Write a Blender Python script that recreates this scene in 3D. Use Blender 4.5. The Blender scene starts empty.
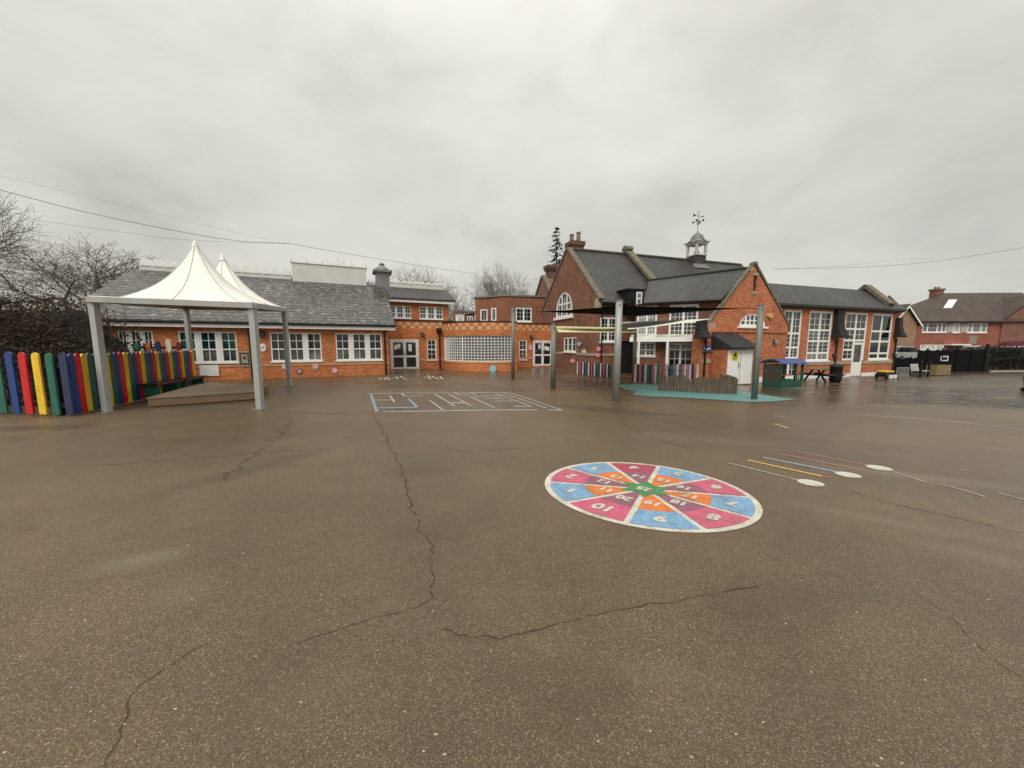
import bpy, math, random
from mathutils import Vector, Matrix, noise
from mathutils.geometry import tessellate_polygon
R = math.radians
random.seed(7)
scene = bpy.context.scene
COL = scene.collection

# ------------------------------------------------------------------ camera
F, PITCH, HC = 352.0, R(6.35), 1.65
cam_d = bpy.data.cameras.new('camera'); cam = bpy.data.objects.new('camera', cam_d); COL.objects.link(cam)
cam_d.sensor_width = 36; cam_d.lens = F / 1024 * 36; cam_d.clip_end = 5000; cam_d.clip_start = .05
cam.location = (0, 0, HC); cam.rotation_euler = (R(90) - PITCH, 0, 0)
scene.camera = cam

def sp(t, w=1.0): return (t + math.sqrt(t * t + w * w)) / 2
def gz(x, y=0): return -0.03 * (sp(x) - sp(x - 15))          # the yard falls gently to the right, then levels
def ray(px, py):
    a, b = (px - 512) / F, (384 - py) / F
    return Vector((a, math.cos(PITCH) + b * math.sin(PITCH), -math.sin(PITCH) + b * math.cos(PITCH)))
def G(px, py, dz=0.0):                                        # photo point on the ground
    r = ray(px, py); z = 0.0
    for _ in range(50):
        t = (z - HC) / r.z; z = .5 * z + .5 * gz(r.x * t)
    return Vector((r.x * t, r.y * t, gz(r.x * t) + dz))
def at(px, py, Y):                                            # photo point at depth Y
    r = ray(px, py); t = Y / r.y
    return Vector((r.x * t, Y, HC + r.z * t))
class W:                                                      # a vertical wall plane; d is measured outwards
    def __init__(s, x, y, deg):
        s.o = Vector((x, y, 0)); a = R(deg)
        s.u = Vector((math.cos(a), math.sin(a), 0)); s.n = Vector((math.sin(a), -math.cos(a), 0))
    def p(s, u, d, z): return s.o + s.u * u + s.n * d + Vector((0, 0, z))
    def px(s, x, y, d=0.0):
        r = ray(x, y); c = Vector((0, 0, HC))
        t = ((s.o + s.n * d) - c).dot(s.n) / r.dot(s.n); q = c + r * t
        return (q - s.o).dot(s.u), q.z
    def rect(s, x0, y0, x1, y1, d=0.0):
        xm, ym = (x0 + x1) / 2, (y0 + y1) / 2
        a, b = s.px(x0, ym, d)[0], s.px(x1, ym, d)[0]
        return min(a, b), max(a, b), s.px(xm, y1, d)[1], s.px(xm, y0, d)[1]

# ------------------------------------------------------------------ mesh builder
class MB:
    def __init__(s): s.v, s.f = [], []
    def poly(s, pts):
        i = len(s.v); s.v += [Vector(p) for p in pts]; s.f.append(tuple(range(i, i + len(pts))))
    def hexa(s, c):                                           # 8 corners: bottom 4, top 4
        i = len(s.v); s.v += [Vector(p) for p in c]
        for f in ((3, 2, 1, 0), (4, 5, 6, 7), (0, 1, 5, 4), (1, 2, 6, 5), (2, 3, 7, 6), (3, 0, 4, 7)):
            s.f.append(tuple(i + k for k in f))
    def box(s, w, u0, u1, d0, d1, z0, z1):                    # d1 is the outer face
        s.hexa([w.p(u0, d1, z0), w.p(u1, d1, z0), w.p(u1, d0, z0), w.p(u0, d0, z0),
                w.p(u0, d1, z1), w.p(u1, d1, z1), w.p(u1, d0, z1), w.p(u0, d0, z1)])
    def ax(s, x0, x1, y0, y1, z0, z1):
        s.hexa([(x0, y0, z0), (x1, y0, z0), (x1, y1, z0), (x0, y1, z0), (x0, y0, z1), (x1, y0, z1), (x1, y1, z1), (x0, y1, z1)])
    def prism(s, pts, vec):
        n = len(pts); i = len(s.v); vec = Vector(vec)
        s.v += [Vector(p) for p in pts] + [Vector(p) + vec for p in pts]
        s.f.append(tuple(range(i + n - 1, i - 1, -1))); s.f.append(tuple(range(i + n, i + 2 * n)))
        for k in range(n):
            m = (k + 1) % n; s.f.append((i + k, i + m, i + n + m, i + n + k))
    def beam(s, p, q, w, h, up=(0, 0, 1)):                     # rectangular bar p -> q
        p, q = Vector(p), Vector(q); t = (q - p).normalized(); up = Vector(up)
        if abs(t.dot(up)) > .98: up = Vector((1, 0, 0))
        a = t.cross(up).normalized() * (w / 2); b = a.cross(t).normalized() * (h / 2)
        s.hexa([p - a - b, p + a - b, q + a - b, q - a - b, p - a + b, p + a + b, q + a + b, q - a + b])
    def tube(s, p, q, r0, r1=None, n=10, cap=True):
        r1 = r0 if r1 is None else r1
        p, q = Vector(p), Vector(q); t = (q - p)
        if t.length < 1e-6: return
        t.normalize(); a = t.orthogonal().normalized(); b = t.cross(a); i = len(s.v)
        for c, r in ((p, r0), (q, r1)):
            for k in range(n):
                an = 2 * math.pi * k / n; s.v.append(c + (a * math.cos(an) + b * math.sin(an)) * r)
        for k in range(n):
            m = (k + 1) % n; s.f.append((i + k, i + m, i + n + m, i + n + k))
        if cap: s.f.append(tuple(range(i + n - 1, i - 1, -1))); s.f.append(tuple(range(i + n, i + 2 * n)))
    def path(s, pts, r, n=6):
        for a, b in zip(pts, pts[1:]): s.tube(a, b, r, r, n)
    def lathe(s, c, prof, n=20, off=0.0):                      # prof: (radius, z)
        c = Vector(c); i = len(s.v)
        for r, z in prof:
            for k in range(n):
                a = 2 * math.pi * k / n + off; s.v.append(c + Vector((r * math.cos(a), r * math.sin(a), z)))
        for j in range(len(prof) - 1):
            for k in range(n):
                m = (k + 1) % n; s.f.append((i + j * n + k, i + j * n + m, i + (j + 1) * n + m, i + (j + 1) * n + k))
        s.f.append(tuple(range(i + n - 1, i - 1, -1))); j = len(prof) - 1
        s.f.append(tuple(range(i + j * n, i + j * n + n)))
    def holed(s, w, outer, holes, d=0.0, reveal=.12):          # wall sheet with openings and their reveals
        loops = [[Vector((a, b, 0)) for a, b in outer]] + [[Vector((a, b, 0)) for a, b in h] for h in holes]
        flat = [q for l in loops for q in l]; i = len(s.v)
        s.v += [w.p(q.x, d, q.y) for q in flat]
        for t in tessellate_polygon(loops): s.f.append(tuple(i + k for k in t))
        for h in holes:
            n = len(h)
            for k in range(n):
                a, b = h[k], h[(k + 1) % n]
                s.poly([w.p(a[0], d, a[1]), w.p(b[0], d, b[1]), w.p(b[0], d - reveal, b[1]), w.p(a[0], d - reveal, a[1])])
BASE = {}
def build(name, mb, mat, parent=None, smooth=False, loc=None):
    base = BASE[parent] if parent is not None else Vector(loc or (0, 0, 0))
    me = bpy.data.meshes.new(name); me.from_pydata([p - base for p in mb.v], [], mb.f)
    uv = me.uv_layers.new(name='UVMap').data
    for pl in me.polygons:
        n = pl.normal
        if abs(n.z) > .985: t, b = Vector((1, 0, 0)), Vector((0, 1, 0))
        else:
            t = Vector((-n.y, n.x, 0)).normalized(); b = n.cross(t)
            if b.z < 0: b = -b
        for li in pl.loop_indices:
            q = me.vertices[me.loops[li].vertex_index].co + base; uv[li].uv = (q.dot(t), q.dot(b))
        pl.use_smooth = smooth
    me.materials.append(mat)
    o = bpy.data.objects.new(name, me); COL.objects.link(o)
    if parent is not None: o.parent = parent
    else: o.location = base
    BASE[o] = base
    return o
def tag(o, label=None, cat=None, group=None, kind=None):
    for k, v in (('label', label), ('category', cat), ('group', group), ('kind', kind)):
        if v: o[k] = v
    return o
def thing(name, label, cat, loc, group=None):
    o = bpy.data.objects.new(name, None); COL.objects.link(o); o.location = Vector(loc); o.empty_display_size = .3
    BASE[o] = Vector(loc); return tag(o, label, cat, group)
def copy_tree(o, parent=None):
    c = o.copy(); COL.objects.link(c)
    if parent is not None: c.parent = parent
    for ch in [x for x in bpy.data.objects if x.parent == o]: copy_tree(ch, c)
    return c

# ------------------------------------------------------------------ materials
def mat(name):
    m = bpy.data.materials.new(name); m.use_nodes = True
    nt = m.node_tree; b = nt.nodes['Principled BSDF']
    return m, nt, b
def N(nt, typ, **kw):
    n = nt.nodes.new(typ)
    for k, v in kw.items():
        if k in n.inputs: n.inputs[k].default_value = v
        else: setattr(n, k, v)
    return n
def mixc(nt, fac, a, b, blend='MIX'):
    n = nt.nodes.new('ShaderNodeMix'); n.data_type = 'RGBA'; n.blend_type = blend
    for sock, v in ((n.inputs[0], fac), (n.inputs[6], a), (n.inputs[7], b)):
        if isinstance(v, bpy.types.NodeSocket): nt.links.new(v, sock)
        elif isinstance(v, (int, float)): sock.default_value = v
        else: sock.default_value = (*v[:3], 1)
    return n.outputs[2]
def ramp(nt, src, stops):
    n = nt.nodes.new('ShaderNodeValToRGB'); e = n.color_ramp.elements
    while len(e) < len(stops): e.new(.5)
    for el, (p, c) in zip(e, stops):
        el.position = p; el.color = (*c, 1) if not isinstance(c, (int, float)) else (c, c, c, 1)
    nt.links.new(src, n.inputs[0]); return n.outputs[0]
def mathn(nt, op, a, b=None, clamp=False):
    n = nt.nodes.new('ShaderNodeMath'); n.operation = op; n.use_clamp = clamp
    for sock, v in zip(n.inputs, (a, b)):
        if v is None: continue
        if isinstance(v, bpy.types.NodeSocket): nt.links.new(v, sock)
        else: sock.default_value = v
    return n.outputs[0]
def noise_fac(nt, scale, detail=4, rough=.6, coord='Object', stretch=None):
    tc = nt.nodes.new('ShaderNodeTexCoord'); out = tc.outputs[coord]
    if stretch:
        mp = nt.nodes.new('ShaderNodeMapping'); mp.inputs['Scale'].default_value = stretch
        nt.links.new(out, mp.inputs[0]); out = mp.outputs[0]
    n = N(nt, 'ShaderNodeTexNoise', Scale=scale, Detail=detail, Roughness=rough); nt.links.new(out, n.inputs['Vector'])
    return n.outputs['Fac']
def bump(nt, b, h, strength=.3, dist=.01):
    n = N(nt, 'ShaderNodeBump', Strength=strength, Distance=dist); nt.links.new(h, n.inputs['Height']); nt.links.new(n.outputs[0], b.inputs['Normal'])
def plain(name, c, rough=.5, var=.18, scale=6.0, metal=0.0, spec=.5, stretch=None):
    m, nt, b = mat(name)
    f = noise_fac(nt, scale, 5, .65, 'Object', stretch)
    lo = tuple(x * (1 - var) for x in c); hi = tuple(min(1, x * (1 + var)) for x in c)
    nt.links.new(ramp(nt, f, [(.3, lo), (.7, hi)]), b.inputs['Base Color'])
    b.inputs['Roughness'].default_value = rough; b.inputs['Metallic'].default_value = metal
    b.inputs['Specular IOR Level'].default_value = spec
    return m
def brick(name, c1, c2, mortar, grime=.5, grime_c=(.06, .045, .04)):
    m, nt, b = mat(name)
    uv = N(nt, 'ShaderNodeUVMap'); uv.uv_map = 'UVMap'
    t = N(nt, 'ShaderNodeTexBrick', Scale=1.0); t.offset = .5
    t.inputs['Brick Width'].default_value = .225; t.inputs['Row Height'].default_value = .075
    t.inputs['Mortar Size'].default_value = .006; t.inputs['Bias'].default_value = -.1
    t.inputs['Color1'].default_value = (*c1, 1); t.inputs['Color2'].default_value = (*c2, 1); t.inputs['Mortar'].default_value = (*mortar, 1)
    nt.links.new(uv.outputs[0], t.inputs['Vector'])
    big = noise_fac(nt, .9, 5, .65)
    var = ramp(nt, big, [(.25, .82), (.75, 1.34)])
    c = mixc(nt, 1.0, t.outputs['Color'], var, 'MULTIPLY')
    c = mixc(nt, 1.0, c, ramp(nt, noise_fac(nt, 7.0, 4, .8, 'Object', (1, 1, 2.2)), [(.32, .62), (.5, 1.0), (.68, 1.42)]), 'MULTIPLY')
    st = noise_fac(nt, 2.3, 6, .7, 'Object', (1, 1, .35))
    g = ramp(nt, st, [(.5, 0.0), (.72, 1.0)])
    c = mixc(nt, mathn(nt, 'MULTIPLY', g, grime), c, grime_c)
    nt.links.new(c, b.inputs['Base Color']); b.inputs['Roughness'].default_value = .8
    bump(nt, b, t.outputs['Fac'], -.3, .004)
    return m
def slate(name, c1, c2, joint, w=.28, h=.22, lichen=(.25, .24, .21), lich=.35, rough=.45, streak=1.0, lap=.25, sharp=(.48, .66), squash=2.2):
    m, nt, b = mat(name)
    uv = N(nt, 'ShaderNodeUVMap'); uv.uv_map = 'UVMap'
    t = N(nt, 'ShaderNodeTexBrick', Scale=1.0); t.offset = .5
    t.inputs['Brick Width'].default_value = w; t.inputs['Row Height'].default_value = h
    t.inputs['Mortar Size'].default_value = .014; t.inputs['Mortar Smooth'].default_value = .3
    t.inputs['Color1'].default_value = (*c1, 1); t.inputs['Color2'].default_value = (*c2, 1); t.inputs['Mortar'].default_value = (*joint, 1)
    nt.links.new(uv.outputs[0], t.inputs['Vector'])
    mp = N(nt, 'ShaderNodeMapping'); mp.inputs['Scale'].default_value = (1.0, squash, 1); nt.links.new(uv.outputs[0], mp.inputs[0])
    n1 = N(nt, 'ShaderNodeTexNoise', Scale=2.2 * streak, Detail=6.0, Roughness=.75); nt.links.new(mp.outputs[0], n1.inputs['Vector'])
    c = mixc(nt, mathn(nt, 'MULTIPLY', ramp(nt, n1.outputs['Fac'], [(sharp[0], 0.0), (sharp[1], 1.0)]), lich), t.outputs['Color'], lichen)
    big = noise_fac(nt, .5, 4, .6)
    c = mixc(nt, 1.0, c, ramp(nt, big, [(.3, .75), (.7, 1.2)]), 'MULTIPLY')
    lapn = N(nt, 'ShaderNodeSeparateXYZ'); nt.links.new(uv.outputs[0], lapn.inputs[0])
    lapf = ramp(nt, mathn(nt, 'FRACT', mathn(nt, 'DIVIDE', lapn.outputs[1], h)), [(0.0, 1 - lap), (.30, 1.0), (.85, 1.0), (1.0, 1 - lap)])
    c = mixc(nt, 1.0, c, lapf, 'MULTIPLY')                       # colour darkens towards the lap at both ends of each course
    nt.links.new(c, b.inputs['Base Color']); b.inputs['Roughness'].default_value = rough
    # every course tips up a little at its lower edge
    sep = N(nt, 'ShaderNodeSeparateXYZ'); nt.links.new(uv.outputs[0], sep.inputs[0])
    saw = mathn(nt, 'FRACT', mathn(nt, 'DIVIDE', sep.outputs[1], h))
    bump(nt, b, mathn(nt, 'SUBTRACT', mathn(nt, 'MULTIPLY', t.outputs['Fac'], -.6), saw), .6, .03)
    return m
M = {}
M['brick_orange'] = brick('orange brick', (.56, .168, .046), (.38, .108, .032), (.35, .21, .115), .18)
M['brick_wing'] = brick('red brick', (.51, .155, .060), (.33, .095, .042), (.30, .18, .115), .3, (.12, .05, .035))
M['brick_old'] = brick('old weathered brick', (.25, .092, .050), (.13, .056, .036), (.17, .11, .075), .8, (.07, .05, .04))
M['brick_dark'] = brick('sooty brick', (.13, .06, .042), (.08, .042, .034), (.12, .09, .07), .7, (.05, .04, .035))
M['brick_flat'] = brick('brown brick', (.29, .10, .048), (.19, .068, .036), (.2, .13, .09), .4)
M['brick_house'] = brick('house red brick', (.30, .085, .055), (.22, .065, .042), (.2, .12, .09), .2)
M['brick_tan'] = brick('tan brick', (.30, .18, .11), (.25, .14, .085), (.25, .18, .12), .2)
M['brick_brown'] = brick('house brown brick', (.21, .095, .065), (.17, .075, .05), (.18, .1, .07), .2)
M['slate'] = slate('grey slates', (.045, .043, .041), (.028, .027, .027), (.009, .009, .009), .3, .25, (.10, .095, .08), .5, .5)
M['slate_dark'] = slate('black slates', (.014, .014, .014), (.009, .009, .009), (.003, .003, .003), .2, .16, (.045, .043, .038), .5, .8)
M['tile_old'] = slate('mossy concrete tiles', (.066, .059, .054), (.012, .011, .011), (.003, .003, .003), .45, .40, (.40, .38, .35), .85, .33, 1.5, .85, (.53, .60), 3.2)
M['tile_brown'] = slate('brown roof tiles', (.078, .053, .042), (.058, .04, .033), (.018, .013, .012), .33, .32, (.12, .1, .09), .2, .6)
M['white'] = plain('white frame paint', (.84, .84, .82), .4, .05, 3)
M['white_render'] = plain('white wood panel', (.80, .80, .78), .5, .06, 2)
M['stone'] = plain('weathered stone', (.36, .31, .22), .85, .25, 3)
M['coping'] = plain('mossy coping stone', (.15, .13, .095), .9, .4, 5)
M['cream'] = plain('cream brick', (.60, .37, .19), .8, .12, 4)
M['sandstone_band'] = plain('buff band', (.52, .27, .13), .8, .12, 4)
M['black'] = plain('black paint', (.010, .010, .011), .5, .3, 5, spec=.3)
M['fence_black'] = plain('black stained board', (.006, .006, .006), .95, .5, 8, spec=.15)
M['dark'] = plain('dark bituminous felt', (.028, .029, .032), .7, .25, 3, spec=.3)
M['dark_in'] = plain('dark opening', (.008, .007, .007), .9, .3, 2)
M['grey_post'] = plain('galvanised grey post', (.33, .335, .32), .45, .12, 3, .25, .5, (1, 1, .3))
M['turret'] = plain('weathered grey white turret paint', (.50, .50, .49), .5, .18, 5)
M['seam'] = plain('grubby seam', (.50, .48, .42), .6, .15, 4)
M['tent_post'] = plain('pale grey powder coated post', (.37, .37, .355), .5, .10, 3, .0, .4, (1, 1, .3))
M['post_dark'] = plain('grey green post', (.17, .18, .165), .5, .15, 3, .1)
M['zinc'] = plain('grey metal vent', (.2, .2, .2), .5, .15, 3, .2)
M['lead'] = plain('lead dome', (.16, .16, .165), .5, .25, 6)
M['monitor'] = plain('pale rooflight cladding', (.60, .61, .58), .45, .08, 1.5)
M['pvc'] = plain('off white canopy fabric', (.74, .73, .69), .5, .08, 1.1)
M['pot'] = plain('chimney pot clay', (.2, .15, .12), .8, .2, 4)
def glassmat(name, c, rough=.06, blotch=.8):
    m, nt, b = mat(name)
    f = noise_fac(nt, 1.7, 3, .5)
    oi = nt.nodes.new('ShaderNodeObjectInfo')
    cc = ramp(nt, f, [(.35, tuple(x * (1 - blotch) for x in c)), (.68, tuple(x * (1 + blotch) for x in c))])
    nt.links.new(mixc(nt, 1.0, cc, ramp(nt, oi.outputs['Random'], [(0.0, .35), (.6, 1.1), (1.0, 2.4)]), 'MULTIPLY'), b.inputs['Base Color'])
    b.inputs['Roughness'].default_value = rough; b.inputs['Specular IOR Level'].default_value = .6
    return m
M['glass'] = glassmat('dark window glass', (.013, .014, .014))
M['glass_green'] = glassmat('glass over green blind', (.008, .05, .04), .1, .4)
M['glass_grey'] = glassmat('glass with grey blinds', (.085, .09, .086), .08, .6)
M['glass_bay'] = glassmat('obscured bay glass', (.15, .155, .15), .2, .35)
M['glass_pale'] = glassmat('pale net curtained glass', (.30, .30, .28), .15, .3)
M['skylight'] = plain('frosted roof light', (.80, .81, .79), .25, .06, 2)

# tarmac: aggregate speckle, damp and dry patches, standing water low on the right
def tarmac():
    m, nt, b = mat('damp brown tarmac')
    tc = N(nt, 'ShaderNodeTexCoord'); P = tc.outputs['Object']
    vo = N(nt, 'ShaderNodeTexVoronoi', Scale=230.0); nt.links.new(P, vo.inputs['Vector'])
    sepv = N(nt, 'ShaderNodeSeparateColor'); nt.links.new(vo.outputs['Color'], sepv.inputs[0])
    vo2 = N(nt, 'ShaderNodeTexVoronoi', Scale=95.0); nt.links.new(P, vo2.inputs['Vector'])
    sep2 = N(nt, 'ShaderNodeSeparateColor'); nt.links.new(vo2.outputs['Color'], sep2.inputs[0])
    agg = ramp(nt, sepv.outputs[0], [(0.0, (.058, .0380, .0195)), (.5, (.106, .0705, .0365)), (.90, (.150, .103, .056)), (.985, (.31, .235, .155))])
    agg2 = ramp(nt, sep2.outputs[1], [(0.0, .90), (.95, 1.05), (.995, 1.4)])
    c = mixc(nt, 1.0, agg, agg2, 'MULTIPLY')
    big = noise_fac(nt, .22, 6, .62)
    c = mixc(nt, 1.0, c, ramp(nt, big, [(.3, .74), (.5, 1.0), (.72, 1.3)]), 'MULTIPLY')
    mid = noise_fac(nt, 1.6, 6, .7)
    c = mixc(nt, 1.0, c, ramp(nt, mid, [(.3, .86), (.7, 1.14)]), 'MULTIPLY')
    # worn scuffs running across the yard
    scuff = noise_fac(nt, .55, 6, .72, 'Object', (.35, 1.6, 1))
    c = mixc(nt, mathn(nt, 'MULTIPLY', ramp(nt, scuff, [(.54, 0.0), (.72, 1.0)]), .36), c, (.19, .148, .10))
    # standing water: a low area, x > 9 m and y > 12 m
    sep = N(nt, 'ShaderNodeSeparateXYZ'); nt.links.new(P, sep.inputs[0])
    X, Y = sep.outputs[0], sep.outputs[1]
    nz = mathn(nt, 'MULTIPLY', mathn(nt, 'SUBTRACT', noise_fac(nt, .35, 5, .6), .5), 5.0)
    edge = mathn(nt, 'ADD', mathn(nt, 'SUBTRACT', mathn(nt, 'ADD', Y, mathn(nt, 'MULTIPLY', X, .17)), 13.3), nz)
    wy = mathn(nt, 'MULTIPLY', edge, .5, True)
    wx = mathn(nt, 'MULTIPLY', mathn(nt, 'SUBTRACT', X, 9.6), .5, True)
    wet = mathn(nt, 'MULTIPLY', wx, wy)
    dry = noise_fac(nt, .9, 6, .7, 'Object', (.6, 1.1, 1))
    wet = mathn(nt, 'MULTIPLY', wet, ramp(nt, dry, [(.40, .25), (.56, 1.0)]))
    c = mixc(nt, mathn(nt, 'MULTIPLY', wet, .62), c, (.030, .025, .020))
    # damp sheen in front of the entrance and under the canopies
    damp = ramp(nt, noise_fac(nt, .3, 5, .6, 'Object', (.6, 1.2, 1)), [(.42, 0.0), (.62, 1.0)])
    far = mathn(nt, 'MULTIPLY', mathn(nt, 'SUBTRACT', Y, 8.0), .12, True)
    damp = mathn(nt, 'MULTIPLY', damp, far)
    c = mixc(nt, mathn(nt, 'MULTIPLY', damp, .6), c, (.035, .026, .018))
    def stain(px, py, rx, ry, ang, col, k):                          # worn or dirty spots with ragged soft edges
        q = G(px, py); mp = N(nt, 'ShaderNodeMapping'); mp.vector_type = 'TEXTURE'; mp.inputs['Location'].default_value = (q.x, q.y, 0); mp.inputs['Rotation'].default_value = (0, 0, R(ang)); mp.inputs['Scale'].default_value = (rx, ry, 50)
        nt.links.new(P, mp.inputs[0]); ln = N(nt, 'ShaderNodeVectorMath'); ln.operation = 'LENGTH'; nt.links.new(mp.outputs[0], ln.inputs[0])
        f = mathn(nt, 'SUBTRACT', mathn(nt, 'SUBTRACT', 1.25, ln.outputs['Value']), mathn(nt, 'MULTIPLY', mid, .9), True)
        return mixc(nt, mathn(nt, 'MULTIPLY', f, k), c, col)
    for a_ in ((140, 560, .5, .22, 25, (.22, .20, .15), .55), (185, 590, .35, .3, 0, (.18, .16, .11), .4), (930, 478, 2.2, .35, -20, (.22, .18, .13), .5), (880, 520, 1.6, .22, -28, (.20, .165, .115), .45), (1000, 560, 1.0, .25, -30, (.2, .165, .115), .4),
               (700, 440, 2.5, .6, -12, (.16, .125, .08), .4), (250, 470, 1.8, .35, 60, (.045, .031, .016), .6), (445, 525, .7, .4, 20, (.048, .034, .016), .5), (610, 410, 2.4, .7, -20, (.03, .022, .012), .8), (30, 428, 1.6, .5, 0, (.028, .02, .011), .8), (420, 470, .9, .5, 40, (.05, .035, .017), .5), (800, 600, 1.0, .4, 15, (.05, .036, .017), .5), (560, 690, .5, .35, 0, (.05, .035, .016), .5), (300, 700, .5, .3, 30, (.13, .10, .055), .35), (870, 440, 2.6, .45, -10, (.17, .135, .09), .45)):
        c = stain(*a_)
    nt.links.new(c, b.inputs['Base Color'])
    r0 = mathn(nt, 'SUBTRACT', ramp(nt, big, [(.3, .27), (.7, .42)]), mathn(nt, 'MULTIPLY', damp, .18))
    mx = N(nt, 'ShaderNodeMix'); nt.links.new(wet, mx.inputs[0]); nt.links.new(r0, mx.inputs[2]); nt.links.new(mathn(nt, 'ADD', .08, mathn(nt, 'MULTIPLY', mathn(nt, 'MULTIPLY', mathn(nt, 'SUBTRACT', X, 17.0), .16, True), .22)), mx.inputs[3])
    nt.links.new(mx.outputs[0], b.inputs['Roughness'])
    b.inputs['Specular IOR Level'].default_value = .5
    hgt = mathn(nt, 'ADD', vo.outputs['Distance'], mathn(nt, 'MULTIPLY', noise_fac(nt, 90, 3, .6), .6))
    bm = N(nt, 'ShaderNodeBump', Distance=.006); nt.links.new(hgt, bm.inputs['Height'])
    nt.links.new(mathn(nt, 'SUBTRACT', .32, mathn(nt, 'MULTIPLY', wet, .31)), bm.inputs['Strength'])
    rip = N(nt, 'ShaderNodeBump', Distance=.13); nt.links.new(mathn(nt, 'MULTIPLY', wet, .7), rip.inputs['Strength'])
    nt.links.new(noise_fac(nt, 2.6, 3, .5, 'Object', (.6, 1.6, 1)), rip.inputs['Height'])
    nt.links.new(bm.outputs[0], rip.inputs['Normal']); nt.links.new(rip.outputs[0], b.inputs['Normal'])
    return m
M['tarmac'] = tarmac()
def paint(name, c, wear=.45):                                  # worn line paint, lets the tarmac through
    m, nt, b = mat(name)
    f = noise_fac(nt, 34, 5, .7); g = noise_fac(nt, 3.5, 4, .6)
    k = mathn(nt, 'ADD', mathn(nt, 'MULTIPLY', f, .6), mathn(nt, 'MULTIPLY', g, .5))
    k = ramp(nt, k, [(.60 - .1 * wear, 0.0), (.80 - .12 * wear, 1.0)])
    v = noise_fac(nt, 11, 4, .6)
    c1 = mixc(nt, 1.0, c, ramp(nt, v, [(.3, .82), (.7, 1.12)]), 'MULTIPLY')
    nt.links.new(mixc(nt, mathn(nt, 'MULTIPLY', k, wear), c1, (.12, .095, .065)), b.inputs['Base Color'])
    b.inputs['Roughness'].default_value = .55
    bump(nt, b, noise_fac(nt, 85, 3, .6), .25, .004)
    return m

# ------------------------------------------------------------------ ground
g = MB(); xs = [-1500, -200, -60, -30, -15, -8, -5] + [-4 + .5 * i for i in range(17)] + [5, 7, 9, 11, 12] + [13 + .5 * i for i in range(9)] + [19, 22, 30, 45, 80, 200, 1500]
ys = [-200, -20, 0, 10, 20, 30, 50, 100, 300, 2500]
for x in xs:
    for y in ys: g.v.append(Vector((x, y, gz(x))))
for i in range(len(xs) - 1):
    for j in range(len(ys) - 1):
        a = i * len(ys) + j; g.f.append((a, a + len(ys), a + len(ys) + 1, a + 1))
tag(build('ground', g, M['tarmac'], smooth=True), 'brown damp tarmac playground', None, None, 'structure')

def strip(mb, pts, w0, w1=None, dz=.004):                       # flat ribbon on the ground
    w1 = w0 if w1 is None else w1
    pts = [Vector(p) for p in pts]; n = len(pts); L = []
    for i, p in enumerate(pts):
        t = (pts[min(i + 1, n - 1)] - pts[max(i - 1, 0)]); t.z = 0
        t.normalize(); s = Vector((-t.y, t.x, 0)); w = (w0 + (w1 - w0) * i / max(1, n - 1)) / 2
        a, b = p + s * w, p - s * w
        L.append((Vector((a.x, a.y, gz(a.x) + dz)), Vector((b.x, b.y, gz(b.x) + dz))))
    for (a, b), (c, d) in zip(L, L[1:]): mb.poly([a, b, d, c])
def seg(p, q, step=.4):
    p, q = Vector(p), Vector(q); n = max(1, int((q - p).length / step)); return [p.lerp(q, i / n) for i in range(n + 1)]

def crack(mb, pix, w, rough=.035, gap=.06):
    rnd = random.Random(int(pix[0][0] * 7 + pix[0][1]))
    P = [G(*p) for p in pix]; pts = []
    for a, b in zip(P, P[1:]):
        n = max(2, int((b - a).length / .035))
        for i in range(n): pts.append(a.lerp(b, i / n))
    pts.append(P[-1]); out = []; drift = 0.0
    for i, p in enumerate(pts):
        f = noise.noise(Vector((p.x * 3.1, p.y * 3.1, w * 50))) ; f2 = noise.noise(Vector((p.x * 14, p.y * 14, 3)))
        out.append(p + Vector((f * rough * 1.6 + f2 * rough * .9, f2 * rough * 1.0, 0)))
    i = 0
    while i < len(out) - 1:
        e = rnd.uniform(0, 1)
        if e > gap * .4:
            ww = .5 * w * (.2 + 1.3 * abs(noise.noise(Vector((out[i].x * 5, out[i].y * 5, 1)))) + rnd.uniform(0, .5))
            strip(mb, out[i:i + 2], ww, ww * rnd.uniform(.7, 1.3), .003)
        i += 1
cr = MB()
crack(cr, [(372, 412), (386, 437), (401, 468), (410, 505), (425, 535), (434, 570), (437, 596)], .022)
crack(cr, [(374, 414), (388, 440), (404, 474), (412, 508)], .014, .05, .3)
crack(cr, [(437, 597), (415, 609), (380, 617), (345, 628), (300, 643)], .014)
crack(cr, [(440, 628), (470, 637), (500, 638), (540, 630), (590, 615), (640, 607), (700, 597), (760, 585)], .013)
crack(cr, [(106, 768), (118, 730), (136, 695), (160, 675), (190, 655), (208, 645)], .012)
crack(cr, [(85, 466), (150, 462), (215, 457), (265, 452), (330, 449)], .022, .05, .15)
crack(cr, [(292, 420), (268, 445), (248, 463), (225, 480)], .04, .09, .25)
crack(cr, [(620, 423), (640, 432), (657, 440), (690, 448)], .03, .06, .12)
crack(cr, [(850, 491), (900, 505), (950, 517), (1024, 534)], .022, .04, .1)
crack(cr, [(905, 590), (950, 620), (990, 655), (1024, 680)], .01, .04, .2)
crack(cr, [(440, 452), (480, 451), (520, 448)], .02, .05, .25)
crack(cr, [(470, 383), (510, 390), (560, 402), (580, 409)], .03, .06, .1)
crack(cr, [(260, 410), (330, 414), (372, 412)], .04, .08, .15)
crack(cr, [(560, 405), (600, 412), (650, 414), (700, 417)], .05, .12, .3)
crack(cr, [(0, 437), (45, 432), (90, 424)], .05, .1, .1)
m, nt, b = mat('crack in tarmac'); b.inputs['Base Color'].default_value = (.052, .037, .020, 1); b.inputs['Roughness'].default_value = .8
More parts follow.
